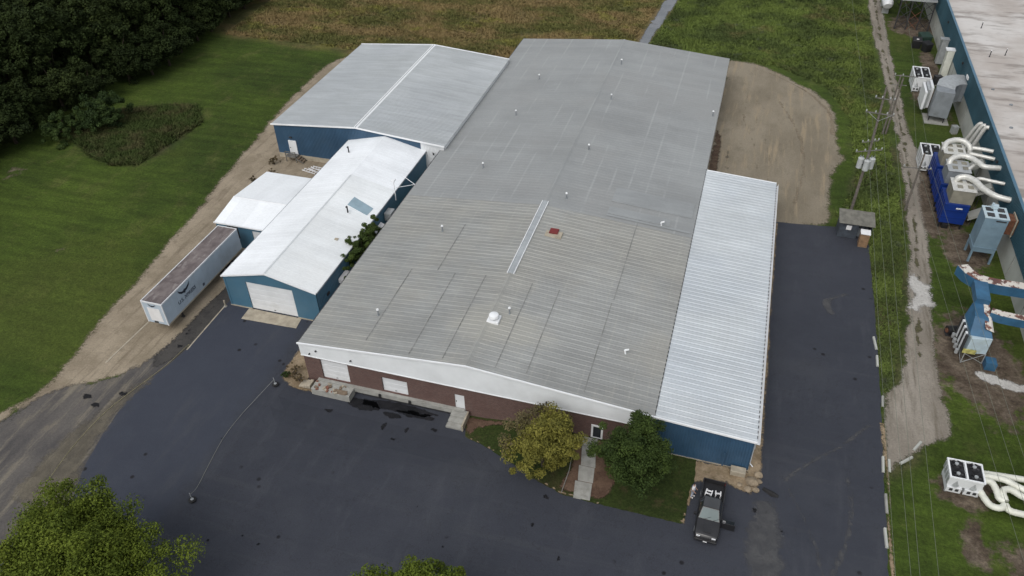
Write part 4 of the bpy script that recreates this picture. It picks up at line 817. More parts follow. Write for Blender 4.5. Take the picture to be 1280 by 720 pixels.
condenser('cooling_unit', 'white four fan cooling unit on the grass nearest the lot, feeding the fat white pipes', 22.72, 25.5, 49.95, 52.1, 2.05)
condenser('cooling_unit', 'white four fan cooling unit tucked behind the royal blue dust collectors', 25.6, 28.1, 106.3, 109.8, 2.6)
condenser('cooling_unit', 'white four fan cooling unit left of the big grey curved duct housing', 26.9, 29.4, 132.6, 137.0, 2.6)
def ducting(name, label, P, r, mat='duct', group=None, bands=True, n=6, cat='duct'):
    o = thing(name, label, cat, (0, 0, 0), 0, group); C = curve_pts(P, n)
    MB().tube(C, r, 14).build('pipe_run', M[mat], o, smooth=True)
    if bands:
        for i in range(2, len(C) - 1, 3):
            d_ = (C[i + 1] - C[i - 1]).normalized() * .035; MB().tube([C[i] - d_, C[i] + d_], r + .022, 14).build('pipe_band', M[mat], o, smooth=True)
    return o
GW = 'white pipes between the cooling unit and the factory'
for lab, P in [('straight white pipe, farthest back of those leaving the near cooling unit', [(25.4, 52.0, 1.0), (26.6, 52.05, 1.1), (30, 52.2, 1.2), (33.1, 52.3, 1.3)]),
               ('white pipe bending once towards the factory from the near cooling unit', [(25.4, 51.5, 1.3), (27.2, 51.5, 1.4), (28.3, 51.0, 1.4), (30, 50.4, 1.4), (33.1, 49.6, 1.4)]),
               ('short curled white pipe joining the middle elbow at the near cooling unit', [(25.3, 51.0, 1.2), (26.2, 51.05, 1.3), (26.6, 50.4, 1.2), (26.8, 49.7, 1.0), (27.2, 49.5, 1.0)]),
               ('white pipe rising from the middle elbow and slanting right', [(27.25, 49.5, 1.0), (27.1, 50.3, 1.2), (27.7, 50.7, 1.2), (28.6, 50.2, 1.2), (30.0, 49.7, 1.2), (33.1, 48.6, 1.2)]),
               ('white pipe looping lowest below the near cooling unit', [(25.3, 50.6, .9), (25.6, 49.8, .8), (26.1, 49.0, .7), (26.8, 48.8, .8), (27.2, 49.2, .9)]),
               ('white pipe running right from the lowest loop', [(27.2, 49.3, .9), (27.5, 48.9, .7), (28.2, 48.75, .7), (30, 48.8, .7), (33.1, 48.9, .7)])]:
    ducting('white_pipe', lab, P, .275, 'white_duct', GW, cat='pipe')

# royal blue dust collectors
for i, (y0, bm, lab) in enumerate([(92.6, 'beige_box', 'royal blue dust collector with beige top box, nearest of its row'), (97.3, 'grey_box', 'royal blue dust collector with grey top box, in the middle of its row'), (101.9, 'beige_box', 'royal blue dust collector with beige top box, farthest back of its row')]):
    o = thing('dust_collector', lab, 'dust collector', (0, 0, 0), 0, 'royal blue dust collectors by the factory')
    x0, x1, y1 = 26.75, 29.5, y0 + 3.9
    MB().box(x0, x1, y0, y1, .75, 3.5).build('hopper_body', M['royal_blue'], o, bevel=.03)
    for k in range(5): MB().box(x0 - .07, x0, y0 + .1 + .86 * k, y0 + .24 + .86 * k, .75, 3.5).build('stiffener', M['royal_blue'], o)
    for z in (1.6, 2.6): MB().box(x0 - .09, x1 + .03, y0 - .06, y0, z, z + .09).build('girt', M['royal_blue'], o)
    MB().box(x0 + 1.3, x0 + 2., y0 - .05, y0, 2.9, 3.05).build('name_plate', M['white_sheet'], o)
    MB().box(x0 + .35, x1 + .15, y0 + .25, y1 - .7, 3.5, 5.3).build('top_box', M[bm], o, bevel=.03)
    MB().box(x0 + .28, x1 + .22, y0 + .18, y1 - .63, 5.3, 5.38).build('top_cover', M['duct' if i != 1 else 'galv'], o, bevel=.02)
    for (a, b) in ((.5, .5), (1.7, .6), (.6, 1.9), (1.7, 1.9)): MB().box(x0 + .35 + a, x0 + .35 + a + .6, y0 + .3 + b, y0 + .3 + b + .7, 5.38, 5.44).build('access_hatch', M['beige_box'], o)
    for x in (x0 + .15, x1 - .15):
        for y in (y0 + .2, y1 - .2): MB().box(x - .1, x + .1, y - .1, y + .1, 0, .75).build('leg', M['black'], o)
    MB().box(x0 + .4, x0 + 1.1, y0 - .25, y0 + .3, .1, .72).build('dust_bin', M['black'], o, bevel=.03)
GS = 'silver ducts from the dust collectors to the factory wall'
for lab, P, r in [('thick silver duct with double bend, from the nearest blue collector to the wall', [(27.6, 95.2, 5.0), (27.8, 95.3, 5.7), (28.6, 95.3, 5.95), (29.5, 94.5, 5.95), (30.2, 93.2, 5.8), (31.4, 92.0, 5.7), (33.0, 91.6, 5.6)], .36),
                  ('thick silver duct with double bend, from the middle blue collector to the wall', [(27.3, 99.4, 5.0), (27.6, 100.1, 5.7), (28.7, 100.7, 5.95), (29.8, 100.4, 5.95), (30.6, 99.4, 5.9), (31.2, 98.8, 5.8), (33.0, 98.9, 5.8)], .34),
                  ('arched silver duct from the farthest blue collector', [(27.2, 103.4, 5.0), (27.5, 104.4, 5.7), (28.6, 105.0, 5.95), (29.6, 104.9, 5.9), (30.3, 104.2, 5.5), (30.4, 103.9, 4.6)], .34),
                  ('straight silver pipe entering the wall behind the arched duct', [(30.4, 104.3, 5.4), (31.6, 104.1, 5.5), (33.0, 103.6, 5.6)], .26),
                  ('straight silver pipe just in front of another where they enter the wall', [(30.2, 103.0, 5.2), (31.5, 102.5, 5.3), (33.0, 102.1, 5.3)], .26),
                  ('thin silver pipe running straight to the wall behind the nearest thick duct', [(29.5, 95.2, 5.3), (30.2, 95.9, 5.6), (31.5, 95.7, 5.6), (33.0, 95.4, 5.6)], .22),
                  ('thin silver pipe slanting to the wall beneath the nearest thick duct', [(29.6, 94.8, 4.6), (30.6, 94.6, 4.7), (33.0, 92.6, 4.9)], .22),
                  ('short silver elbow pipe beside the middle blue collector', [(29.2, 98.2, 4.2), (29.5, 98.6, 5.2), (30.2, 99.6, 5.4)], .2)]:
    ducting('silver_duct', lab, P, r, 'duct', GS)
for i, (y, h_) in enumerate([(108.9, 6.4), (110.5, 5.9), (112.1, 5.4)]):
    ducting('wall_pipe_run', ['leaning silver pipe on the factory wall, nearest of three', 'leaning silver pipe on the factory wall, middle of three', 'leaning silver pipe on the factory wall, farthest of three'][i], [(31.3, y + .5, .2), (32.0, y + .2, 3.2), (32.55, y, h_ - .3), (33.0, y - .1, h_)], .26, 'duct', 'three leaning pipes on the factory wall', cat='pipe')
for i, (y, lab) in enumerate([(94.0, 'pale sloping chute behind the nearest royal blue dust collector'), (98.8, 'pale sloping chute behind the middle royal blue dust collector'), (105.2, 'pale sloping chute under the arched silver duct')]):
    o = thing('chute', lab, 'chute', (0, 0, 0), 0, 'sloping chutes at the factory wall')
    MB().hull8([(30.2, y, .6), (33.0, y, 2.4), (33.0, y + 1.3, 2.4), (30.2, y + 1.3, .6)], [(30.2, y, 1.1), (33.0, y, 3.0), (33.0, y + 1.3, 3.0), (30.2, y + 1.3, 1.1)]).build('trough', M['block'], o)
    for q in (y + .05, y + 1.2): MB().bar((30.6, q, 0), (30.6, q, .9), .08).bar((32.0, q, 0), (32.0, q, 1.9), .08).build('leg', M['dark_steel'], o)
for i, (x, y, w_, d_, h_, m_, lab) in enumerate([(30.6, 101.2, .8, .8, 1.5, 'galv', 'small grey motor box behind the middle blue collector'), (31.6, 90.2, .9, .7, 1.2, 'can_grey', 'grey control cabinet between the light blue house and the wall'), (28.8, 111.2, .7, .9, 1.4, 'beige_box', 'beige control box beyond the rear fan unit'),
                                                 (31.8, 119.4, .8, .8, 1.1, 'galv', 'grey electrical box at the wall near the big curved housing'), (31.2, 136.6, 1.1, .9, 1.5, 'dark_steel', 'dark compressor box beside the farther fan unit')]):
    o = thing('control_box', lab, 'control box', (x, y, 0), .1 * i)
    MB().box(-w_ / 2, w_ / 2, -d_ / 2, d_ / 2, .2, h_).build('cabinet', M[m_], o, bevel=.03); MB().box(-w_ / 2 - .03, w_ / 2 + .03, -d_ / 2 - .03, d_ / 2 + .03, h_, h_ + .05).build('lid', M[m_], o)
    MB().box(-w_ / 2, w_ / 2, -d_ / 2, d_ / 2, 0, .2).build('plinth', M['concrete'], o); MB().tube([(w_ / 2, 0, h_ * .7), (w_ / 2 + .4, 0, h_ * .7), (w_ / 2 + .5, 0, .1)], .04, 6).build('cable', M['black'], o)
# tall light blue bin house
o = thing('filter_house', 'tall light blue filter house on four legs beside the factory', 'filter house')
fx0, fx1, fy0, fy1 = 29.3, 31.75, 85.9, 88.4
MB().box(fx0, fx1, fy0, fy1, 1.5, 6.2).build('housing', M['sky_blue'], o, bevel=.03)
MB().box(fx0 - .06, fx1 + .06, fy0 - .06, fy1 + .06, 2.1, 2.2).build('band', M['sky_blue'], o)
MB().box(fx0 - .05, fx1 + .05, fy0 - .05, fy1 + .05, 6.2, 6.3).build('roof_plate', M['pale_box'], o)
for a in (0, 1):
    for b in (0, 1):
        MB().box(fx0 + .25 + a * 1.2, fx0 + 1.0 + a * 1.2, fy0 + .25 + b * 1.2, fy0 + 1.0 + b * 1.2, 6.3, 6.36).build('roof_opening', M['dark_steel'], o)
MB().tube([(fx0 + .9, fy1 - .4, 6.3), (fx0 + .9, fy1 - .4, 7.0)], .14, 10).box(fx0 + .9, fx0 + 1.5, fy1 - .6, fy1 - .2, 6.36, 6.8).build('roof_blower', M['pale_box'], o)
MB().box(fx0 + 1.0, fx0 + 1.6, fy0 - .05, fy0, 5.0, 5.5).build('inspection_door', M['sky_blue'], o)
MB().box(fx0 + 1.2, fx1 - .2, fy0 - .04, fy0, 5.85, 6.0).build('vent_slot', M['dark_steel'], o)
for x in (fx0 + .1, fx1 - .1):
    for y in (fy0 + .1, fy1 - .1): MB().box(x - .11, x + .11, y - .11, y + .11, 0, 1.5).build('leg', M['sky_blue'], o)
dk = MB().box(fx1, 33.0, fy0 + .8, fy1 - .2, 3.9, 5.8).build('side_duct', M['rust'], o); MB().box(32.7, 32.82, fy0 + .6, fy1, 3.7, 6.0).build('flange', M['concrete_tan'], dk)
# cyclone with weathered blue ducts
o = thing('old_dust_collector', 'old pale blue dust collector with peeling blue ducts on a thin steel frame', 'dust collector')
b0 = [(26.3, 67.4), (28.3, 67.8), (28.0, 71.0), (26.0, 70.8)]
MB().hull8([(x, y, 1.3) for x, y in b0], [(x, y, 3.3) for x, y in b0]).build('housing', M['pale_box'], o, bevel=.03)
MB().box(26.0, 27.2, 67.32, 67.42, 1.4, 1.9).build('stained_plate', plain('yellow_stain', (.38, .36, .12), .7, .3, 3), o)
MB().hull8([(26.2, 67.9, 3.3), (28.3, 67.9, 3.3), (28.1, 71.0, 3.3), (26.1, 71.0, 3.3)], [(26.5, 69.5, 4.6), (27.8, 69.2, 4.4), (27.8, 71.8, 5.0), (26.6, 71.6, 5.0)]).build('hood', M['duct_blue'], o, bevel=.02)
MB().hull8([(27.5, 68.4, 4.0), (28.25, 68.2, 3.9), (28.1, 71.4, 4.5), (27.5, 71.4, 4.6)], [(27.4, 68.6, 4.25), (28.0, 68.4, 4.15), (27.95, 71.9, 5.1), (27.4, 71.8, 5.1)]).build('hood_cap', M['peeling'], o)
for k in range(7): MB().box(25.85, 26.05, 67.6 + .46 * k, 67.9 + .46 * k, 1.2, 3.4).build('filter_rail', M['white_paint' if k % 2 else 'dark_steel'], o)
for k in range(4): MB().cyl(25.7, 67.9 + .8 * k, .8, 1.3, .18, 10).build('filter_can', M['galv'], o, smooth=True)
for (x, y) in b0: MB().bar((x, y, 0), (x, y, 1.35), .07).build('leg', M['galv'], o)
MB().bar((26.3, 67.4, .05), (28.3, 67.8, 1.3), .05).bar((28.3, 67.8, .05), (26.3, 67.4, 1.3), .05).bar((26.3, 67.4, .05), (26.0, 70.8, 1.3), .05).build('cross_brace', M['galv'], o)
MB().box(28.4, 29.4, 66.9, 68.0, .02, .9).build('chute', M['duct_blue'], o, rot=None)
MB().hull8([(26.6, 71.2, 4.6), (27.9, 71.2, 4.6), (27.9, 73.9, 4.9), (26.6, 73.9, 4.9)], [(26.6, 71.2, 5.5), (27.9, 71.2, 5.5), (27.9, 73.9, 5.8), (26.6, 73.9, 5.8)]).build('riser_duct', M['duct_blue'], o)
def rect_duct(P, w, z0, z1, bot, topm, par):
    C = [Vector((*p, 0)) for p in P]; n_ = len(C); L = []; R_ = []
    for i, p in enumerate(C):
        d_ = (C[min(i + 1, n_ - 1)] - C[max(0, i - 1)]).normalized(); nn = Vector((-d_.y, d_.x, 0)); L.append(p + nn * w / 2); R_.append(p - nn * w / 2)
    for i in range(n_ - 1):
        q = [L[i], R_[i], R_[i + 1], L[i + 1]]
        MB().hull8([(v.x, v.y, z0) for v in q], [(v.x, v.y, z1) for v in q]).build('duct_section', M[bot], par)
        e_ = [L[i].lerp(R_[i], .04), L[i].lerp(R_[i], .96), L[i + 1].lerp(R_[i + 1], .96), L[i + 1].lerp(R_[i + 1], .04)]
        MB().hull8([(v.x, v.y, z1 + .002) for v in e_], [(v.x, v.y, z1 + .035) for v in e_]).build('duct_top_plate', M[topm], par)
rect_duct([(26.0, 76.8), (26.5, 75.7), (27.2, 75.0), (28.1, 74.7), (29.2, 74.6), (30.4, 74.6), (31.7, 74.6), (33.0, 74.6)], 1.2, 4.4, 5.5, 'duct_blue', 'peeling', o)
rect_duct([(28.0, 70.3), (28.9, 70.0), (30.0, 69.9), (31.4, 69.8), (33.0, 69.8)], .9, 4.1, 5.0, 'duct_blue', 'peeling', o)
o = thing('electric_motor', 'dark round motor lying behind the old dust collector', 'motor')
MB().tube([(25.4, 71.6, .55), (26.5, 71.9, .55)], .5, 16).build('casing', M['black'], o, smooth=True); MB().box(25.3, 26.6, 71.3, 72.2, 0, .2).build('base', M['dark_steel'], o); MB().tube([(25.3, 71.57, .55), (25.4, 71.6, .55)], .25, 12).build('end_cap', M['rust'], o)
# big grey curved housing
o = thing('duct_housing', 'big grey curved duct housing joining the factory wall', 'duct')
C = [(28.6, 124.6), (29.2, 126.8), (30.3, 128.3), (31.6, 129.1), (33.0, 129.3)]; D = [(31.0, 123.4), (31.2, 124.5), (31.8, 125.3), (32.4, 125.7), (33.0, 125.8)]
for i in range(4):
    q = [C[i], D[i], D[i + 1], C[i + 1]]; MB().hull8([(x, y, 2.2) for x, y in q], [(x, y, 5.0) for x, y in q]).build('bend_section', M['grey_box'], o)
    MB().hull8([(x, y, 5.003) for x, y in q], [(x, y, 5.05) for x, y in q]).build('top_skin', M['galv'], o)
MB().hull8([(28.3, 122.3, 1.0), (30.9, 121.8, 1.0), (31.0, 123.6, 1.0), (28.5, 124.6, 1.0)], [(28.4, 122.3, 5.02), (30.9, 121.9, 5.02), (31.0, 123.4, 5.02), (28.6, 124.6, 5.02)]).build('drop_box', M['grey_box'], o, bevel=.03)
for i in range(3): MB().box(27.2 - .0 + .42 * i, 27.55 + .42 * i, 123.6 + .4 * i, 127.4, 1.3, 4.6 - .25 * (2 - i)).build('filter_bank', M['white_paint' if i != 1 else 'galv'], o, bevel=.02)
for x, y in ((28.6, 122.6), (30.6, 122.2), (28.8, 124.2), (31.6, 128.2)): MB().bar((x, y, 0), (x, y, 2.3), .12).build('leg', M['dark_steel'], o)
MB().box(28, 31.4, 121.6, 125, .0, .12).build('base_slab', M['concrete'], o)
# boxes on the wall
for i, (y, z, w_, h_) in enumerate([(140.4, 1.2, 1.4, 3.7), (146.3, 2.2, 1.3, 2.2)]):
    o = thing('wall_duct', ['tall white louvred duct standing against the factory wall', 'grey wall duct with curved head beyond the tall white one'][i], 'duct')
    MB().box(31.9, 32.95, y - w_, y, .2, z + h_).build('duct_body', M['white_duct' if i == 0 else 'galv'], o, bevel=.04)
    for k in range(4): MB().box(31.6, 33.0, y - w_ - .05 + k * w_ / 4, y - w_ + .22 + k * w_ / 4, z + h_ + .02, z + h_ + .14).build('hood_slat', M['trim' if i == 0 else 'galv'], o)
# elevated tower deck
o = thing('steel_tower', 'raised cooling deck on a dark cross braced frame beside the far factory wall', 'steel tower')
x0, x1, y0, y1, zd = 26.4, 32.2, 161.0, 174.0, 5.4
for x in np.linspace(x0, x1, 4):
    for y in (y0, y1): MB().bar((x, y, 0), (x, y, zd), .2).build('leg', M['dark_steel'], o)
xs_ = np.linspace(x0, x1, 4)
for y in (y0, y1):
    for i in range(3):
        for k in range(3):
            za, zb = zd / 3 * k, zd / 3 * (k + 1)
            MB().bar((xs_[i], y, za), (xs_[i + 1], y, zb), .08).bar((xs_[i + 1], y, za), (xs_[i], y, zb), .08).build('cross_brace', M['rust' if (i == 1 and k < 2) else 'dark_steel'], o)
MB().box(x0 - .2, x1 + .2, y0 - .2, y1 + .2, zd, zd + .3).build('deck', M['galv'], o)
MB().box(x0, x1, y0, y1, zd + .3, zd + 1.3).build('cooler_body', M['grey_box'], o, bevel=.03)
MB().box(x0, x1, y0 - .1, y0, zd + 1.1, zd + 1.4).box(x0 - .1, x0 + .1, y0, y1, zd + 1.3, zd + 1.42).box(x1 - .1, x1 + .1, y0, y1, zd + 1.3, zd + 1.42).build('top_frame', M['duct'], o)
for i in range(2):
    for j in range(4):
        a = x0 + .3 + i * 2.8; b = y0 + .3 + j * 3.15
        p_ = MB().box(a, a + 2.5, b, b + 2.8, zd + 1.3, zd + 1.36).build('grille', M['black'], o)
        MB().bar((a, b, zd + 1.4), (a + 2.5, b + 2.8, zd + 1.4), .05).bar((a + 2.5, b, zd + 1.4), (a, b + 2.8, zd + 1.4), .05).build('grille_bar', M['duct'], p_)
o = thing('storage_tank', 'white rounded tank beside the raised cooling deck', 'tank')
MB().tube([(25.2, 167.5, 1.9), (25.2, 168, 2.2), (25.2, 174, 2.2), (25.2, 174.5, 1.9)], [.7, 1., 1., .7], 16).build('shell', M['white_paint'], o, smooth=True)
for y in (169, 173): MB().box(24.6, 25.8, y, y + .3, 0, 1.4).build('saddle', M['galv'], o)
for i, (x, y, s, m_, lab) in enumerate([(29.4, 152.4, 1.5, 'black', 'black bin with a white spot, left of the dark green one'), (31.0, 155.0, 1.9, 'dark_green', 'dark green bin behind the black ones'), (31.0, 151.0, 1.4, 'black', 'black bin nearest the camera of the three by the wall')]):
    o = thing('waste_bin', lab, 'bin', (x, y, 0), .3 * i, 'bins by the factory wall')
    MB().hull8([(-s / 2 + .1, -s / 2 + .1, 0), (s / 2 - .1, -s / 2 + .1, 0), (s / 2 - .1, s / 2 - .1, 0), (-s / 2 + .1, s / 2 - .1, 0)], [(-s / 2, -s / 2, 1.4), (s / 2, -s / 2, 1.4), (s / 2, s / 2, 1.4), (-s / 2, s / 2, 1.4)]).build('bin_body', M[m_], o, bevel=.04)
    MB().hull8([(-s / 2 - .05, -s / 2 - .05, 1.4), (s / 2 + .05, -s / 2 - .05, 1.4), (s / 2 + .05, s / 2 + .05, 1.4), (-s / 2 - .05, s / 2 + .05, 1.4)], [(-s / 2, -s / 2, 1.48), (s / 2, -s / 2, 1.48), (s / 2, s / 2, 1.7), (-s / 2, s / 2, 1.7)]).build('lid', M[m_], o)
    if i == 0: MB().box(-.2, .2, -.3, -.1, 1.5, 1.62).build('label_plate', M['white_sheet'], o)

# ------------------------------------------------------------------ utility poles and wires
def insul(par, x, y, z): MB().cyl(x, y, z, z + .24, .05, 8).cyl(x, y, z + .07, z + .11, .09, 8).cyl(x, y, z + .16, z + .20, .08, 8).build('insulator', M['can_grey'], par, smooth=True)
p = thing('utility_pole', 'tall wooden utility pole with three grey transformers behind the shed', 'utility pole')
MB().tube([(16.5, 93.1, -.2), (16.55, 93.1, 9), (16.3, 93.1, 17.3)], [.20, .17, .12], 10).build('pole', M['pole_wood'], p, smooth=True)
for (xa, za, xb, zb, y, w_) in [(14.8, 14.1, 18.0, 13.95, 92.95, .11), (15.4, 15.95, 17.6, 15.85, 92.95, .1), (15.0, 8.75, 17.9, 9.45, 92.95, .1), (15.4, 10.1, 17.2, 10.6, 92.95, .08)]:
    a_ = MB().bar((xa, y, za), (xb, y, zb), w_).build('crossarm', M['grey_wood'], p)
    for s in (.03, .35, .75, .97): insul(a_, xa + (xb - xa) * s, y, za + (zb - za) * s + .08)
MB().bar((15.2, 92.9, 14.05), (16.45, 92.9, 13.1), .04).bar((17.7, 92.9, 13.95), (16.45, 92.9, 13.1), .04).build('arm_brace', M['galv'], p)
for dx, dy in ((-.62, -.1), (.05, -.62), (.66, .05)):
    c = MB().cyl(16.5 + dx, 93.1 + dy, 6.7, 8.0, .36, 16).cyl(16.5 + dx, 93.1 + dy, 8.0, 8.12, .38, 16, .2).build('transformer', M['can_grey'], p, smooth=True)
    for q in (-.15, .15): MB().cyl(16.5 + dx + q, 93.1 + dy, 8.05, 8.4, .05, 6).build('bushing', M['grey_box'], c)
MB().box(16.1, 16.9, 92.7, 93.5, 7.2, 7.35).build('transformer_mount', M['dark_steel'], p)
p = thing('utility_pole', 'short utility pole with one crossarm between the track and the blue collectors', 'utility pole')
MB().tube([(23.23, 95.5, -.2), (23.2, 95.5, 8.3)], [.15, .11], 10).build('pole', M['pole_wood'], p, smooth=True)
a_ = MB().bar((21.3, 95.4, 6.2), (24.6, 95.4, 6.35), .1).build('crossarm', M['grey_wood'], p)
for x in (21.4, 22.98, 24.41): insul(a_, x, 95.4, 6.35)
p = thing('utility_pole', 'double utility pole standing at the left edge of the gravel track', 'utility pole')
for dx in (0, .42): MB().tube([(21.7 + dx, 116.3, -.2), (21.75 + dx, 116.3, 9.4 - dx)], [.15, .11], 10).build('pole', M['pole_wood'], p, smooth=True)
a_ = MB().bar((20.8, 116.2, 9.3), (24.0, 116.2, 9.35), .1).build('crossarm', M['grey_wood'], p)
MB().bar((20.9, 116.2, 7.9), (22.9, 116.2, 7.95), .08).build('crossarm', M['grey_wood'], p)
for x in (20.97, 22.0, 23.39): insul(a_, x, 116.2, 9.4)
def wire(label, a, b, sag, group, r=.014):
    a = Vector(a); b = Vector(b); P = [a.lerp(b, k / 24) - Vector((0, 0, sag * 4 * (k / 24) * (1 - k / 24))) for k in range(25)]
    o = MB().tube(P, r, 5).build('power_line', M['wire']); return tag(o, label, 'wire', group)
def beyond(a, b, k): a = Vector(a); b = Vector(b); return a + (b - a) * k
GA = 'wires running from the transformer pole towards the foreground'
for lab, a, b in [('rightmost wire from the transformer pole to the foreground', (17.9, 92.95, 14.2), (17.6, 33.38, 11)), ('second wire from the right off the transformer pole', (16.6, 92.95, 14.2), (16.45, 33.1, 11)),
                  ('third wire from the right off the transformer pole', (15.5, 92.95, 14.2), (15.9, 32.9, 11)), ('leftmost wire off the transformer pole', (14.9, 92.95, 14.2), (14.95, 32.6, 11))]:
    wire(lab, a, beyond(a, b, 1.45), .7, GA)
GB = 'wires from the short pole passing over the grass at right'
for lab, a, b in [('left wire of three from the short pole over the right grass', (21.4, 95.4, 6.6), (24.78, 39.7, 7)), ('middle wire of three from the short pole over the right grass', (22.98, 95.4, 6.6), (25.73, 45.08, 7)), ('right wire of three from the short pole over the right grass', (24.41, 95.4, 6.6), (26.57, 49.82, 7))]:
    wire(lab, a, beyond(a, b, 1.5), .3, GB)
GC = 'wires going from the poles towards the far field'
for lab, a, b in [('wire from the transformer pole left tip to the far field', (14.9, 92.95, 14.2), (13.5, 230, 16)), ('wire from the transformer pole top to the far field', (17.5, 92.95, 16.1), (19.5, 230, 17)), ('wire between the transformer pole and the double pole', (17.9, 92.95, 14.2), (21, 116.2, 9.6)),
                  ('wire between the double pole and the short pole', (23.39, 116.2, 9.6), (22.98, 95.4, 6.6)), ('wire from the short pole along the factory to the far end', (24.41, 95.4, 6.6), (25.5, 160, 9))]:
    wire(lab, a, b, .6, GC)

# ------------------------------------------------------------------ shed and crate
o = thing('open_shed', 'small dark shed with weathered roof at the top corner of the lot', 'shed')
MB().box(14.7, 14.78, 87.2, 89.4, 0, 2.25).build('side_wall', M['shed_wall'], o); MB().box(18.35, 18.43, 87.2, 89.4, 0, 2.25).build('side_wall', M['shed_wall'], o); MB().box(14.78, 18.35, 89.3, 89.38, 0, 2.4).build('back_wall', M['shed_wall'], o)
for k in range(7): MB().box(14.78 + .31 * k, 15.08 + .31 * k, 87.15, 87.2 + .01 * (k % 2), .05, 2.2).build('plank', M['shed_wall'], o)
MB().box(15.5, 16.1, 87.1, 87.15, 1.25, 1.85).build('window', M['white_sheet'], o)
for k in range(6): MB().hull8([(14.5 + .69 * k, 86.75, 2.28), (15.185 + .69 * k, 86.75, 2.28), (15.185 + .69 * k, 89.6, 2.58), (14.5 + .69 * k, 89.6, 2.58)], [(14.5 + .69 * k, 86.75, 2.34 + .01 * (k % 2)), (15.185 + .69 * k, 86.75, 2.34 + .01 * (k % 2)), (15.185 + .69 * k, 89.6, 2.64 + .01 * (k % 2)), (14.5 + .69 * k, 89.6, 2.64 + .01 * (k % 2))]).build('roof_board', M['shed_roof'], o)
MB().box(17.0, 18.2, 87.8, 89.0, 0, 1.2).build('shelf', M['grey_box'], o)
o = thing('tall_crate', 'tall brown crate with a white top standing before the open shed', 'crate', (17.6, 86.0, 0), -.03)
for k in range(5): MB().box(-.52, .52, -.5, .5, .12 + .36 * k, .46 + .36 * k).build('slat_layer', M['crate'], o)
MB().box(-.5, .5, -.48, .48, 0, .12).build('pallet', M['wood'], o); MB().box(-.56, .56, -.55, .55, 1.92, 1.99).build('cover', M['white_sheet'], o)

# ------------------------------------------------------------------ docks, steps, walkway, kerb blocks, rope wheels
o = thing('dock_platform', 'crumbling concrete loading platform below the left roll up door', 'platform')
MB().box(-36.0, -31.8, 46.0, 47.22, -1.0, .08).build('slab', M['concrete'], o, bevel=.03)
for k in range(26):
    x = -36 + random.random() * 4.1; y = 46.05 + random.random() * 1.1; s = random.uniform(.05, .12)
    MB().box(-s * 1.6, s * 1.6, -s, s, 0, s * 1.2).build('brick', M[random.choice(['brick_red', 'wood', 'concrete_tan', 'brick_red'])], o, (x, y, .08), (0, 0, random.random() * 3))
for k in range(4): MB().box(-36.6 - .34 * k, -36.28 - .34 * k, 46.3, 47.2, -.4, .05 - .13 * k).build('step', M['concrete_tan'], o)
MB().box(-33.4, -32.2, 46.03, 46.6, .08, .14).build('loose_board', M['wood'], o)
o = thing('concrete_steps', 'three concrete steps descending from the small white door', 'steps')
for k in range(3): MB().box(-21.35 - .06 * k, -19.85, 47.2 - .55 * (k + 1), 47.2 - .55 * k, -1.0, -.02 - .24 * k).build('tread', M['concrete'], o, bevel=.02)
MB().box(-21.35, -19.85, 47.2, 47.45, -1.0, .04).build('landing', M['concrete'], o)
MB().box(-19.84, -19.68, 45.5, 47.4, -1.0, .10).build('cheek_wall', M['concrete_tan'], o)
wk = thing('walkway', 'pale concrete walkway of separate slabs leading to the entrance', 'walkway')
for k, q in enumerate([[(-8.4, 47.4), (-7.0, 47.4), (-6.95, 46.3), (-8.3, 46.36)], [(-8.28, 46.30), (-6.96, 46.24), (-6.57, 44.13), (-7.89, 44.12)], [(-8.05, 44.06), (-6.62, 44.07), (-6.43, 42.45), (-7.77, 42.38)], [(-7.99, 42.30), (-6.47, 42.36), (-6.30, 40.60), (-7.75, 40.54)]]):
    MB().prism(q, .0, .15 + .008 * (k % 2)).build('slab', M['concrete'], wk, bevel=.01)
o = MB().tube([(-9.0, 46.2, .16), (-8.75, 43.2, .16), (-8.85, 40.72, .15)], .035, 6).build('ground_hose', M['rope']); tag(o, 'thin pale hose lying along the mulch left of the walkway', 'hose')
o = MB().box(-3.0, -2.0, 46.5, 47.5, 0, .6).build('concrete_pad', M['concrete_tan'], bevel=.03); tag(o, 'pale concrete block half hidden by the dark green tree', 'concrete block')
o = MB().box(-2.6, -1.9, 47.0, 47.5, .9, 2.1).build('electrical_box', M['trim'], bevel=.02); tag(o, 'white cabinet on the wall behind the dark green tree', 'cabinet')
o = MB().box(5.0, 6.3, 46.7, 47.4, .05, .62).build('concrete_block', M['concrete_tan'], bevel=.04); tag(o, 'tan concrete block at the foot of the blue wall corner', 'concrete block')
for i, (x, y, s) in enumerate([(6.9, 46.4, .55), (7.4, 47.3, .4), (6.6, 45.5, .35), (7.3, 45.6, .3), (5.9, 45.8, .25), (7.55, 46.6, .25)]):
    b = MB(); P = []
    rr = random.Random(i)
    import bmesh
    bm = bmesh.new(); bmesh.ops.create_icosphere(bm, subdivisions=2, radius=s)
    for v in bm.verts: v.co *= rr.uniform(.82, 1.12); v.co.z *= .55
    me = bpy.data.meshes.new('boulder'); bm.to_mesh(me); bm.free(); me.materials.append(M['stone'])
    o = link('boulder', me, None, (x, y, .15)); tag(o, ['largest tan boulder in the heap by the blue wall corner', 'tan boulder farthest back in the heap by the blue wall', 'tan boulder nearest the truck in the boulder heap', 'small tan boulder at the front right of the heap', 'smallest boulder just in front of the tan concrete block', 'small boulder at the right side of the heap by the asphalt'][i], 'boulder', 'boulders heaped by the blue wall corner')
o = MB().tube([(7.9, 46.0, .06), (8.7, 45.6, .06), (9.2, 45.5, .05)], [.15, .25, .12], 8).build('rubber_mat', M['rubber']); tag(o, 'dark rubber strip on the asphalt beside the boulders', 'rubber strip')
kb = None
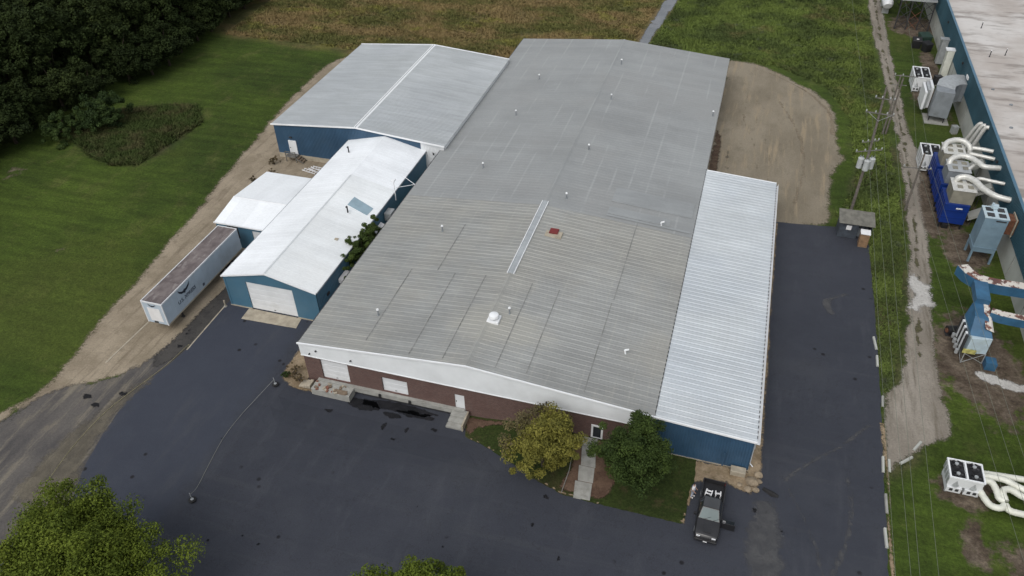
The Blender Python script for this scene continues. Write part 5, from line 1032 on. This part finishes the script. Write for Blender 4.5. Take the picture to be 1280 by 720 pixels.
for i, (x0, y0, x1, y1, lab) in enumerate([(18.06, 52.5, 17.98, 50.7, 'concrete parking block at the lot edge just below the two loose blocks'), (17.75, 44.7, 17.80, 42.8, 'concrete parking block nearest the camera at the right lot edge'), (18.10, 69.0, 18.28, 67.1, 'pale parking block farthest up the right lot edge'),
                                           (18.28, 66.1, 18.25, 64.5, 'pale parking block just below the farthest one'), (21.48, 55.25, 20.77, 54.08, 'loose parking block lying askew, the farther one on the gravel'), (20.56, 53.17, 19.48, 52.12, 'loose parking block lying askew, the nearer one on the gravel'),
                                           (18.55, 52.3, 18.52, 50.9, 'parking block lying just outside the lot edge beside another'), (18.03, 48.3, 18.02, 46.3, 'dirty parking block half sunk in soil at the right lot edge'), (18.5, 60.3, 18.42, 58.9, 'tan parking block at the lot edge where the gravel begins')]):
    L = math.hypot(x1 - x0, y1 - y0)
    o = MB().extr_y([(-.13, 0), (-.09, .15), (.09, .15), (.13, 0)], -L / 2, L / 2).build('parking_block', M['concrete'] if i in (7, 8) else M['block'], None, ((x0 + x1) / 2, (y0 + y1) / 2, .02), (0, 0, math.atan2(y1 - y0, x1 - x0) - PI / 2))
    tag(o, lab, 'parking block', 'concrete blocks along the right edge of the lot')
def rope_wheel(lab, x, y, z):
    o = thing('rope_stand', lab, 'rope stand', (x, y, z), 0, 'wheel based rope stands')
    MB().tube([(0, 0, .02), (0, 0, .07), (0, 0, .17), (0, 0, .22)], [.22, .33, .33, .22], 24).build('tyre', M['rubber'], o, smooth=True)
    MB().cyl(0, 0, .1, .24, .14, 16).build('hub', M['galv'], o, smooth=True)
    MB().tube([(0, 0, .2), (-.08, .05, .95)], .035, 8).build('post', M['galv'], o)
rope_wheel('rope stand on a black wheel beside the warehouse corner', -39.69, 45.5, .03)
rope_wheel('rope stand on a black wheel in the middle of the open lot', -39.56, 31.13, .03)
C = curve_pts([(-39.75, 45.55, .75), (-40.45, 42.93, .3), (-40.85, 40.88, .08), (-40.9, 38, .07), (-40.45, 35.02, .07), (-39.95, 32.4, .15), (-39.64, 31.18, .8)], 6)
tag(MB().tube(C, .020, 6).build('rope', M['rope']), 'white rope strung between the two wheel stands across the lot', 'rope')
C = curve_pts([(-51.6, 47.7, .06), (-51.8, 48.2, .06), (-52.1, 45.41, .06), (-52.7, 42.82, .06), (-53.39, 40.32, .06), (-54.01, 37.18, .06), (-53.99, 33.38, .06), (-53.7, 30.96, .06), (-53.37, 29.2, .06), (-52.6, 25, .06)], 6)
tag(MB().tube(C, .022, 6).build('rope', M['rope_yellow']), 'yellow rope lying along the boundary of the old and new asphalt', 'rope')
o = thing('bollard', 'short tan post at the left corner of the white roofed building', 'bollard', (-51.5, 54.9, 0))
MB().cyl(0, 0, 0, .9, .09, 10).build('post', M['concrete_tan'], o, smooth=True); MB().cyl(0, 0, 0, .1, .2, 10).build('footing', M['concrete'], o)

# ------------------------------------------------------------------ pickup truck (front towards -Y in its own space after rotation; built along +X)
tk = thing('pickup_truck', 'black pickup truck with its driver door open and white frames in the bed', 'pickup truck', (3.68, 41.95, .025), -PI / 2 - .035)
def loft(sections, name, mat, parent, sub=0, bev=.02):
    n = len(sections[0]); V = [p for s in sections for p in s]; F = []
    for i in range(len(sections) - 1):
        for k in range(n): F.append((i * n + k, i * n + (k + 1) % n, (i + 1) * n + (k + 1) % n, (i + 1) * n + k))
    F += [tuple(range(n))[::-1], tuple(range((len(sections) - 1) * n, len(sections) * n))]
    o_ = MB().add(V, F).build(name, mat, parent, smooth=True)
    import bmesh
    bm = bmesh.new(); bm.from_mesh(o_.data); bmesh.ops.recalc_face_normals(bm, faces=bm.faces); bm.to_mesh(o_.data); bm.free()
    if bev: b = o_.modifiers.new('bevel', 'BEVEL'); b.width = bev; b.segments = 2; b.limit_method = 'ANGLE'; b.angle_limit = .5
    return o_
def sec(x, w, z0, z1, sh=.12): return [(x, -w, z0), (x, w, z0), (x, w + .02, (z0 + z1) * .5), (x, w - .03, z1 - .05), (x, w - sh, z1), (x, -w + sh, z1), (x, -w + .03, z1 - .05), (x, -w - .02, (z0 + z1) * .5)]
body = loft([sec(2.86, .80, .45, .92), sec(2.72, .92, .42, 1.05), (sec(2.3, .97, .40, 1.13)), sec(1.35, .99, .40, 1.20), sec(1.28, .99, .40, 1.20), sec(-.75, .99, .40, 1.18, .05)], 'body', M['car_paint'], tk)
bed = MB()
bed.box(-2.85, -.78, -.99, -.89, .45, 1.20).box(-2.85, -.78, .89, .99, .45, 1.20).box(-.84, -.78, -.89, .89, .45, 1.20).box(-2.85, -.84, -.89, .89, .45, .72)
bed.build('cargo_bed', M['car_paint'], tk, bevel=.02)
MB().box(-2.8, -.86, -.86, .86, .72, .74).build('bed_liner', M['black'], tk)
MB().box(-2.93, -2.86, -.95, .95, .50, 1.18).build('tailgate', M['car_paint'], tk, bevel=.02)
cab = MB().hull8([(1.35, -.90, 1.15), (1.35, .90, 1.15), (-.75, .90, 1.15), (-.75, -.90, 1.15)][::-1], [(.55, -.68, 1.82), (.55, .68, 1.82), (-.58, .68, 1.84), (-.58, -.68, 1.84)][::-1]).build('cab_pillars', M['car_paint'], tk, bevel=.04)
MB().box(-.52, .50, -.64, .64, 1.83, 1.865).build('cab_roof', plain('car_roof', (.045, .047, .05), .25, .1, spec=.8), tk, bevel=.015)
def quad_plate(name, q, off, mat, par):
    q = [Vector(v) for v in q]; n_ = (q[1] - q[0]).cross(q[2] - q[0]).normalized(); MB().hull8([v + n_ * .002 for v in q], [v + n_ * off for v in q]).build(name, mat, par)
quad_plate('windscreen', [(1.28, -.80, 1.22), (1.28, .80, 1.22), (.60, .62, 1.79), (.60, -.62, 1.79)], .015, M['windshield'], tk)
quad_plate('rear_window', [(-.72, .72, 1.25), (-.72, -.72, 1.25), (-.615, -.58, 1.78), (-.615, .58, 1.78)], .015, M['dark_glass'], tk)
for s in (-1, 1):
    for xa, xb, ta, tb in ((1.05, .32, .50, .30), (.24, -.58, .22, -.50)):
        q = [(xa, s * .885, 1.22), (xb, s * .885, 1.22), (tb, s * .70, 1.77), (ta, s * .70, 1.77)]
        quad_plate('side_window', q if s > 0 else q[::-1], .015, M['dark_glass'], tk) if s < 0 else quad_plate('side_window', q[::-1], .015, M['dark_glass'], tk)
    m_ = MB().box(.95, 1.13, s * 1.02 - .02, s * 1.28 - .0 if s > 0 else s * 1.02, 1.18, 1.42) if s > 0 else MB().box(.95, 1.13, -1.28, -1.02, 1.18, 1.42)
    m_.build('wing_mirror', M['black'], tk, bevel=.03)
    hl = MB().box(2.66, 2.86, s * .62 - .16, s * .62 + .16, .78, .98).build('headlight', M['lamp_glass'], tk, bevel=.02)
    MB().box(-2.95, -2.86, s * .90 - .06, s * .90 + .06, .75, 1.10).build('tail_light', M['red'], tk)
    for x in (1.9, -1.85):
        w_ = MB().tube([(x, s * .76, .40), (x, s * .80, .40), (x, s * .97, .40), (x, s * 1.0, .40)], [.36, .40, .40, .36], 22).build('wheel', M['rubber'], tk, smooth=True)
        MB().tube([(x, s * .80, .40), (x, s * 1.015, .40)], .25, 14).build('rim', M['galv'], w_, smooth=True)
        MB().box(x - .5, x + .5, s * .96 - .04, s * .96 + .06, .78, .86).build('wheel_arch', M['car_paint'], tk, bevel=.02)
MB().box(2.80, 2.98, -.92, .92, .42, .64).build('front_bumper', M['car_paint'], tk, bevel=.04)
MB().box(2.83, 2.90, -.44, .44, .66, .92).build('grille', M['dark_steel'], tk)
MB().box(2.985, 3.0, -.16, .16, .47, .58).build('licence_plate', M['white_sheet'], tk)
MB().box(-3.06, -2.94, -.90, .90, .45, .62).build('rear_bumper', M['chrome'], tk, bevel=.03)
MB().box(1.5, 2.5, -.32, .32, 1.165, 1.19).build('hood_bulge', M['car_paint'], tk, bevel=.02)
for s in (-.35, .35): MB().bar((1.33, s, 1.235), (1.1, s + .5, 1.40), .02).build('wiper', M['black'], tk)
dr = MB().box(0, .09, 0, 1.12, -.62, .15).build('open_door', M['car_paint'], tk, (1.12, 1.02, 1.05), (0, 0, -.05), bevel=.02)
MB().box(.02, .07, .12, 1.0, .15, .62).build('door_window', M['dark_glass'], dr)
MB().box(-.05, 0, .10, 1.0, -.5, .1).build('door_trim', M['grey_box'], dr)
MB().box(.02, .14, .08, .32, .14, .36).build('wing_mirror', M['chrome'], dr)
MB().box(.3, 1.0, .86, 1.0, .5, 1.16).build('cab_opening', M['black'], tk)
MB().box(.15, .75, .2, .75, .7, 1.3).build('seat', M['grey_box'], tk)
# white frames in the bed
for i, (dx, dy, s, lab) in enumerate([(-1.5, -.38, .62, 'larger white metal stand lying in the truck bed'), (-1.6, .38, .52, 'smaller white metal stand lying in the truck bed')]):
    base = Matrix.Rotation(-PI / 2 - .035, 4, 'Z'); pp = base @ Vector((dx, dy, 0))
    # image left is the passenger side of the truck
    o = thing('metal_stand', lab, 'metal stand', (3.68 + pp.x, 41.95 + pp.y, .78), -PI / 2 - .035 + (.1 if i else -.12), 'white stands in the truck bed')
    for y in (-.3 * s / .72, .26 * s / .72): MB().box(-s / 2, s / 2, y, y + .08, .3, .42).build('rail', M['white_sheet'], o)
    for x in ((-.1, .1) if i == 0 else (0,)): MB().box(x * 1.6 - .05, x * 1.6 + .05, -.24 * s / .72, .27 * s / .72, .34, .43).build('cross_bar', M['white_sheet'], o)
    for x in (-s / 2 + .04, s / 2 - .04):
        for y in (-.27 * s / .72, .29 * s / .72): MB().box(x - .03, x + .03, y - .03, y + .03, 0, .3).build('leg', M['white_sheet'], o)

# ------------------------------------------------------------------ person
def skin(name, J, E_, mat, parent, lvl=1, root=0):
    me = bpy.data.meshes.new(name); me.from_pydata([j[:3] for j in J], E_, []); me.materials.append(mat)
    o = link(name, me, parent); sk_ = o.modifiers.new('skin', 'SKIN'); sk_.use_smooth_shade = True
    lay = me.skin_vertices[0].data if me.skin_vertices else None
    if lay is None:
        bpy.context.view_layer.objects.active = o; bpy.ops.mesh.customdata_skin_add(); lay = me.skin_vertices[0].data
    for i, j in enumerate(J):
        r = j[3]; lay[i].radius = r if isinstance(r, tuple) else (r, r); lay[i].use_root = (i == root)
    s_ = o.modifiers.new('sub', 'SUBSURF'); s_.levels = lvl; s_.render_levels = lvl
    return o
pe = thing('person', 'person in a white shirt and pale blue jeans standing beside the pickup truck', 'person', (2.08, 43.5, .025), -.3)
# faces local +X (towards the truck bed), arms slightly forward
J = [(0, 0, .98, (.13, .16)), (0, 0, 1.15, (.12, .15)), (.01, 0, 1.35, (.13, .18)), (.0, 0, 1.50, (.075, .09)), (.01, 0, 1.57, .055), (.03, 0, 1.66, (.09, .075)), (.03, 0, 1.75, (.085, .07)),
     (0, .19, 1.44, .055), (.02, .25, 1.20, .045), (.16, .24, .98, .036), (0, -.19, 1.44, .055), (.03, -.26, 1.20, .045), (.20, -.22, 1.02, .036),
     (0, .10, .90, .085), (.02, .12, .50, .06), (0, .12, .10, .042), (.14, .13, .045, .035), (0, -.10, .90, .085), (.0, -.13, .50, .06), (-.04, -.13, .10, .042), (.10, -.14, .045, .035)]
E_ = [(0, 1), (1, 2), (2, 3), (3, 4), (4, 5), (5, 6), (2, 7), (7, 8), (8, 9), (2, 10), (10, 11), (11, 12), (0, 13), (13, 14), (14, 15), (15, 16), (0, 17), (17, 18), (18, 19), (19, 20)]
for s, hx in ((1, (.16, .24, .98)), (-1, (.20, -.22, 1.02))):
    b = len(J); wi = 9 if s > 0 else 12
    J.append((hx[0] + .07, hx[1], hx[2] - .05, (.03, .02))); E_.append((wi, b))
    for k in range(4):
        J.append((hx[0] + .12, hx[1] + (k - 1.5) * .021, hx[2] - .085, .009)); E_.append((b, len(J) - 1)); J.append((hx[0] + .145 - .006 * abs(k - 1.5), hx[1] + (k - 1.5) * .024, hx[2] - .125, .008)); E_.append((len(J) - 2, len(J) - 1))
    J.append((hx[0] + .09, hx[1] - s * .045, hx[2] - .06, .010)); E_.append((b, len(J) - 1))
skin('body', J, E_, M['skin'], pe)
skin('shirt', [(0, 0, .93, (.15, .18)), (0, 0, 1.15, (.15, .175)), (.01, 0, 1.36, (.155, .20)), (.0, 0, 1.50, (.10, .12)), (0, .20, 1.44, .078), (.02, .255, 1.20, .066), (0, -.20, 1.44, .078), (.03, -.265, 1.20, .066)], [(0, 1), (1, 2), (2, 3), (2, 4), (4, 5), (2, 6), (6, 7)], M['shirt'], pe)
skin('trousers', [(0, 0, .97, (.14, .17)), (0, .10, .88, .105), (.02, .12, .50, .08), (0, .12, .10, .07), (0, -.10, .88, .105), (0, -.13, .50, .08), (-.04, -.13, .10, .07)], [(0, 1), (1, 2), (2, 3), (0, 4), (4, 5), (5, 6)], M['jeans'], pe)
skin('hair', [(-.01, 0, 1.70, (.095, .09)), (.0, 0, 1.78, (.09, .085))], [(0, 1)], M['hair'], pe)
for s in (1, -1): MB().box(-.10 if s < 0 else -.06, .14 if s < 0 else .20, s * .13 - .05, s * .13 + .05, 0, .09).build('shoe', M['white_sheet'], pe, bevel=.02)

# ------------------------------------------------------------------ vegetation
def leaves(name, C, N, size, mat, seed, flat=.45, shade=None, asp=.55):
    """C: (n,3) clump centres with radius C[:,3]; leaf shaped quads"""
    r = np.random.default_rng(seed); n = len(C); idx = r.integers(0, n, N)
    d = r.normal(size=(N, 3)); d /= np.linalg.norm(d, axis=1)[:, None]; rad = C[idx, 3] * r.random(N) ** .45
    p = C[idx, :3] + d * rad[:, None] * np.array([1, 1, .75])
    nrm = d * .6 + r.normal(size=(N, 3)) * .55 + np.array([0, 0, flat]); nrm /= np.linalg.norm(nrm, axis=1)[:, None]
    t1 = np.cross(nrm, r.normal(size=(N, 3))); t1 /= np.linalg.norm(t1, axis=1)[:, None] + 1e-9; t2 = np.cross(nrm, t1)
    s = (size * r.uniform(.6, 1.35, N))[:, None]
    V = np.empty((N, 4, 3)); V[:, 0] = p - t1 * s * .5; V[:, 1] = p + t2 * s * asp * .5 - nrm * s * .05; V[:, 2] = p + t1 * s * .5; V[:, 3] = p - t2 * s * asp * .5 - nrm * s * .05
    me = bpy.data.meshes.new(name); me.vertices.add(N * 4); me.vertices.foreach_set('co', V.ravel().astype(np.float32))
    me.loops.add(N * 4); me.loops.foreach_set('vertex_index', np.arange(N * 4, dtype=np.int32)); me.polygons.add(N); me.polygons.foreach_set('loop_start', np.arange(0, N * 4, 4, dtype=np.int32))
    me.update(); me.validate()
    cs_ = r.random(n); sh = np.clip(cs_[idx] * .7 + r.random(N) * .45 - .08, 0, 1)
    me.attributes.new('shade', 'FLOAT', 'POINT').data.foreach_set('value', np.repeat(sh, 4).astype(np.float32))
    for m_ in (mat if isinstance(mat, list) else [mat]): me.materials.append(m_)
    return me, p, idx
def clumps(n, rx, ry, rz, zc, seed, cr=.23, lump=.36, fill=.35):
    r = np.random.default_rng(seed); d = r.normal(size=(n, 3)); d[:, 2] = d[:, 2] * .9 + .15; d /= np.linalg.norm(d, axis=1)[:, None]
    k = r.random(n) ** fill * .86; ph = r.random(6) * 6
    b = 1 + lump * (np.sin(d[:, 0] * 3 + ph[0]) * np.sin(d[:, 1] * 3.4 + ph[1]) + .6 * np.sin(d[:, 2] * 5 + ph[2] + d[:, 0] * 3) + .18 * np.clip(r.normal(size=n), -1.5, 1.2))
    c = d * (k * b)[:, None] * np.array([rx, ry, rz]); c[:, 2] += zc
    return np.concatenate([c, (min(rx, rz) * cr * r.uniform(.55, 1.3, n))[:, None]], 1)
def trunk(name, H, r0, C, seed, n=9, parent=None):
    r = random.Random(seed); b = MB(); b.tube([(0, 0, -.1), (r.uniform(-.1, .1), r.uniform(-.1, .1), H * .3), (r.uniform(-.25, .25), r.uniform(-.25, .25), H * .62), (0, 0, H * .9)], [r0, r0 * .75, r0 * .45, r0 * .12], 7)
    for i in range(n):
        c = C[r.randrange(len(C))]; z = H * r.uniform(.22, .6); m_ = Vector((c[0] * .45, c[1] * .45, z + (c[2] - z) * .6))
        b.tube([(0, 0, z), m_, (c[0], c[1], c[2])], [r0 * .38, r0 * .22, r0 * .06], 5)
    return b
def tree(name, label, cat, loc, rx, ry, rz, zc, N, size, mats, seed, ncl=70, group=None, H=None, second=None):
    C = clumps(ncl, rx, ry, rz, zc, seed); me, p, idx = leaves('crown', C, N, size, mats[0], seed)
    if second:
        me.materials.append(M[second[0]]); side = (p[:, 0] * second[1] + p[:, 1] * second[2]) / rx + np.random.default_rng(1).normal(size=len(p)) * .18
        me.polygons.foreach_set('material_index', (side > second[3]).astype(np.int32))
    t_ = thing(name, label, cat, loc, 0, group); link('crown', me, t_)
    trunk('trunk', H or zc + rz * .6, max(.12, rx * .05), C, seed).build('trunk', M['bark'], t_, smooth=True); return t_
tree('young_tree', 'yellow green tree with a dull brown side, left of the walkway', 'tree', (-11.15, 43.1, .05), 3.5, 3.4, 2.7, 3.6, 42000, .19, [M['leaf_yellow']], 11, 190, second=('leaf_dull', -1, .55, .5))
tree('young_tree', 'dense dark green tree right of the walkway by the blue wall', 'tree', (-3.35, 43.7, .05), 3.15, 3.1, 2.9, 4.1, 46000, .18, [M['leaf_green']], 12, 190)
tree('large_tree', 'large bright green tree in the bottom left corner of the view', 'tree', (-39.4, 19.6, 0), 7.2, 7.0, 4.7, 7.0, 190000, .19, [M['leaf_big']], 13, 620)
tree('large_tree', 'bright green treetop poking up at the bottom edge of the view', 'tree', (-14.9, 25.0, 0), 4.3, 2.8, 3.3, 5.3, 42000, .21, [M['leaf_big']], 14, 150)
tree('alley_shrub', 'green shrub squeezed between the white roofed building and the warehouse', 'shrub', (-38.95, 65.3, 0), 1.5, 4.6, 2.3, 3.45, 42000, .16, [M['leaf_green']], 15, 150)
tree('lawn_bush', 'rounded green bush at the near end of the weed patch', 'bush', (-94.6, 88.3, 0), 3.8, 3.8, 2.9, 2.4, 22000, .26, [M['leaf_shrub']], 16, 120)
tree('lawn_bush', 'lower bush touching the woodland beside the weed patch', 'bush', (-98.5, 84.3, 0), 3.6, 4.2, 2.2, 1.6, 18000, .26, [M['leaf_shrub']], 17, 90)
for i, (x, y, s, m_, lab) in enumerate([(-62.6, 84.8, 1.1, 'leaf_dry', 'dry shrub by the corner of the metal building'), (-61.0, 81.5, 1.0, 'leaf_dry', 'dry shrub in the yard behind the annex'), (-59.3, 80.0, .9, 'leaf_shrub', 'low green shrub behind the annex roof'), (-62.8, 79.5, .8, 'leaf_dry', 'small dry shrub at the yard edge near the dirt road'),
                                   (-38.6, 47.6, .9, 'leaf_dry', 'dry weedy shrub at the warehouse front corner'), (-39.2, 46.9, .6, 'leaf_shrub', 'small green weed clump by the rope stand'), (-37.6, 46.7, .55, 'leaf_dry', 'small dry weed clump beside the loading platform')]):
    tree('scrub_bush', lab, 'shrub', (x, y, .05), s, s, s * .55, s * .5, 1300, .14, [M[m_]], 30 + i, 22)
# woodland: each tree a thing, six kinds copied with their parts
protos = []
for k, (rx, rz, zc) in enumerate([(4.8, 4.6, 9.2), (4.2, 5.2, 9.4), (5.2, 4.4, 8.0), (4.4, 4.8, 10.2), (3.9, 4.6, 4.9), (4.4, 3.9, 4.0)]):
    C = clumps(130, rx, rx * .95, rz, zc, 50 + k, cr=.24); me, *_ = leaves('crown', C, 17000, .36, M['leaf_forest'], 50 + k, asp=.7)
    protos.append((me, trunk('trunk', zc + rz * .5, .28, C, 50 + k, 8)))
tmesh = [mesh('trunk', b.V, b.F, M['bark'], True) for _, b in protos]
LINE = [(-99.5, 176), (-99.3, 160), (-99.3, 146), (-99.8, 136.9), (-98.3, 128), (-98.0, 116), (-98.6, 105.9), (-100.5, 98.8), (-102.5, 91), (-103.5, 86.9), (-101.5, 80), (-103, 74), (-103.5, 66), (-104, 55)]
def line_x(y): return float(np.interp(y, [p[1] for p in LINE][::-1], [p[0] for p in LINE][::-1]))
pts = []; rr = random.Random(5)
y = 56.0
while y < 176:
    d = 0; row = 0
    while d < 74:
        x = line_x(y) - 1.5 - d + rr.uniform(-1.4, 1.4); yy = y + rr.uniform(-1.8, 1.8)
        if x > -100 - (yy - 52) * .95 - 18: pts.append((x, yy, row))
        d += rr.uniform(5.3, 6.8); row += 1
    y += rr.uniform(5.3, 6.3)
print('forest trees', len(pts))
front_lab = 'dark broadleaf tree in the front row of the woodland, facing the mown lawn'; back_lab = 'dark broadleaf tree inside the dense woodland at top left'
for i, (x, y, row) in enumerate(pts):
    k = rr.choice([4, 5, 4, 5]) if row == 0 else rr.choice([0, 1, 2, 3, 0, 1, 3]); s = rr.uniform(.85, 1.15) * (1. if row else .9)
    t_ = thing('broadleaf_tree', front_lab if row == 0 else back_lab, 'tree', (x, y, 0), rr.uniform(0, 6.28), 'trees of the woodland edge' if row == 0 else 'trees inside the woodland')
    t_.scale = (s, s, s * rr.uniform(.9, 1.1)); link('crown', protos[k][0], t_); link('trunk', tmesh[k], t_)
# weeds and tall grass: geometry that nobody could count
def tufts(name, region, N, h, mat, seed, w=.12, blades=3, excl=()):
    r = np.random.default_rng(seed); a = np.array(region); lo = a.min(0); hi = a.max(0); px = r.uniform(lo[0], hi[0], N * 2); py = r.uniform(lo[1], hi[1], N * 2)
    pn = np.sin(px * .35 + 2 * np.sin(py * .2)) * np.sin(py * .4 + 1.7 * np.sin(px * .13)) ; ok = inside(px, py, region) & (pn + r.normal(size=len(px)) * .6 > -.5)
    for e_ in excl: ok &= ~inside(px, py, e_)
    px = px[ok][:N]; py = py[ok][:N]; n = len(px); px = np.repeat(px, blades) + r.normal(size=n * blades) * w * 1.2; py = np.repeat(py, blades) + r.normal(size=n * blades) * w * 1.2; n = len(px)
    ang = r.random(n) * 6.28; hh = h * r.uniform(.4, 1.3, n); dx = np.cos(ang) * w; dy = np.sin(ang) * w; lx = r.normal(size=n) * hh * .8; ly = r.normal(size=n) * hh * .8; z = zt(px, py) + .0
    V = np.empty((n, 3, 3)); V[:, 0] = np.stack([px - dx, py - dy, z], 1); V[:, 1] = np.stack([px + dx, py + dy, z], 1); V[:, 2] = np.stack([px + lx, py + ly, z + hh], 1)
    me = bpy.data.meshes.new(name); me.vertices.add(n * 3); me.vertices.foreach_set('co', V.ravel().astype(np.float32)); me.loops.add(n * 3); me.loops.foreach_set('vertex_index', np.arange(n * 3, dtype=np.int32)); me.polygons.add(n); me.polygons.foreach_set('loop_start', np.arange(0, n * 3, 3, dtype=np.int32)); me.update(); me.validate()
    sh = np.clip(.5 + .35 * np.repeat(np.interp(pn[ok][:N], [-1, 1], [-1, 1]), blades) + r.normal(size=n) * .22, 0, 1); me.attributes.new('shade', 'FLOAT', 'POINT').data.foreach_set('value', np.repeat(sh, 3).astype(np.float32))
    me.materials.append(mat); return link(name, me)
PADX = [(-3.2, 139.6), (4.26, 137.6), (12.26, 129.4), (14.94, 125.2), (15.9, 117.54), (16.6, 106.96), (14.4, 93.52), (14.2, 88.6), (-3.5, 87.6)]
o = tufts('dry_field_grass', [(-98, 127), (-75, 126.5), (-60, 125.5), (-36, 130), (-20.4, 131), (-20.2, 142), (-18.5, 167), (-17.5, 182), (-100, 182)], 60000, .34, M['weed_brown'], 61, .13)
tag(o, 'dry brown and green grass of the field behind the buildings', 'grass', kind='stuff')
o = tufts('lush_weeds', [(-17, 129), (-2, 130), (5, 138.5), (14, 131), (17.5, 120), (17.5, 100), (15, 92), (19, 90), (22.5, 95), (22, 150), (21.6, 180), (-13.5, 182), (-14.6, 167), (-17, 143)], 60000, .34, M['weed_green'], 62, .13, excl=(PADX,))
tag(o, 'green weeds between the field path and the gravel track', 'weeds', kind='stuff')
o = tufts('verge_grass', [(18.5, 88), (18.6, 60.5), (19.6, 62.8), (20.7, 69.5), (21.4, 77), (22.5, 88), (22.9, 95), (17.5, 92)], 9000, .2, M['weed_green'], 63, .06)
tag(o, 'rough verge grass between the lot and the gravel track', 'grass', kind='stuff')
o = tufts('patch_weeds', WEED, 9000, .6, M['weed_patch'], 64, .10); tag(o, 'tall brown weeds of the unmown patch on the left lawn', 'weeds', kind='stuff')
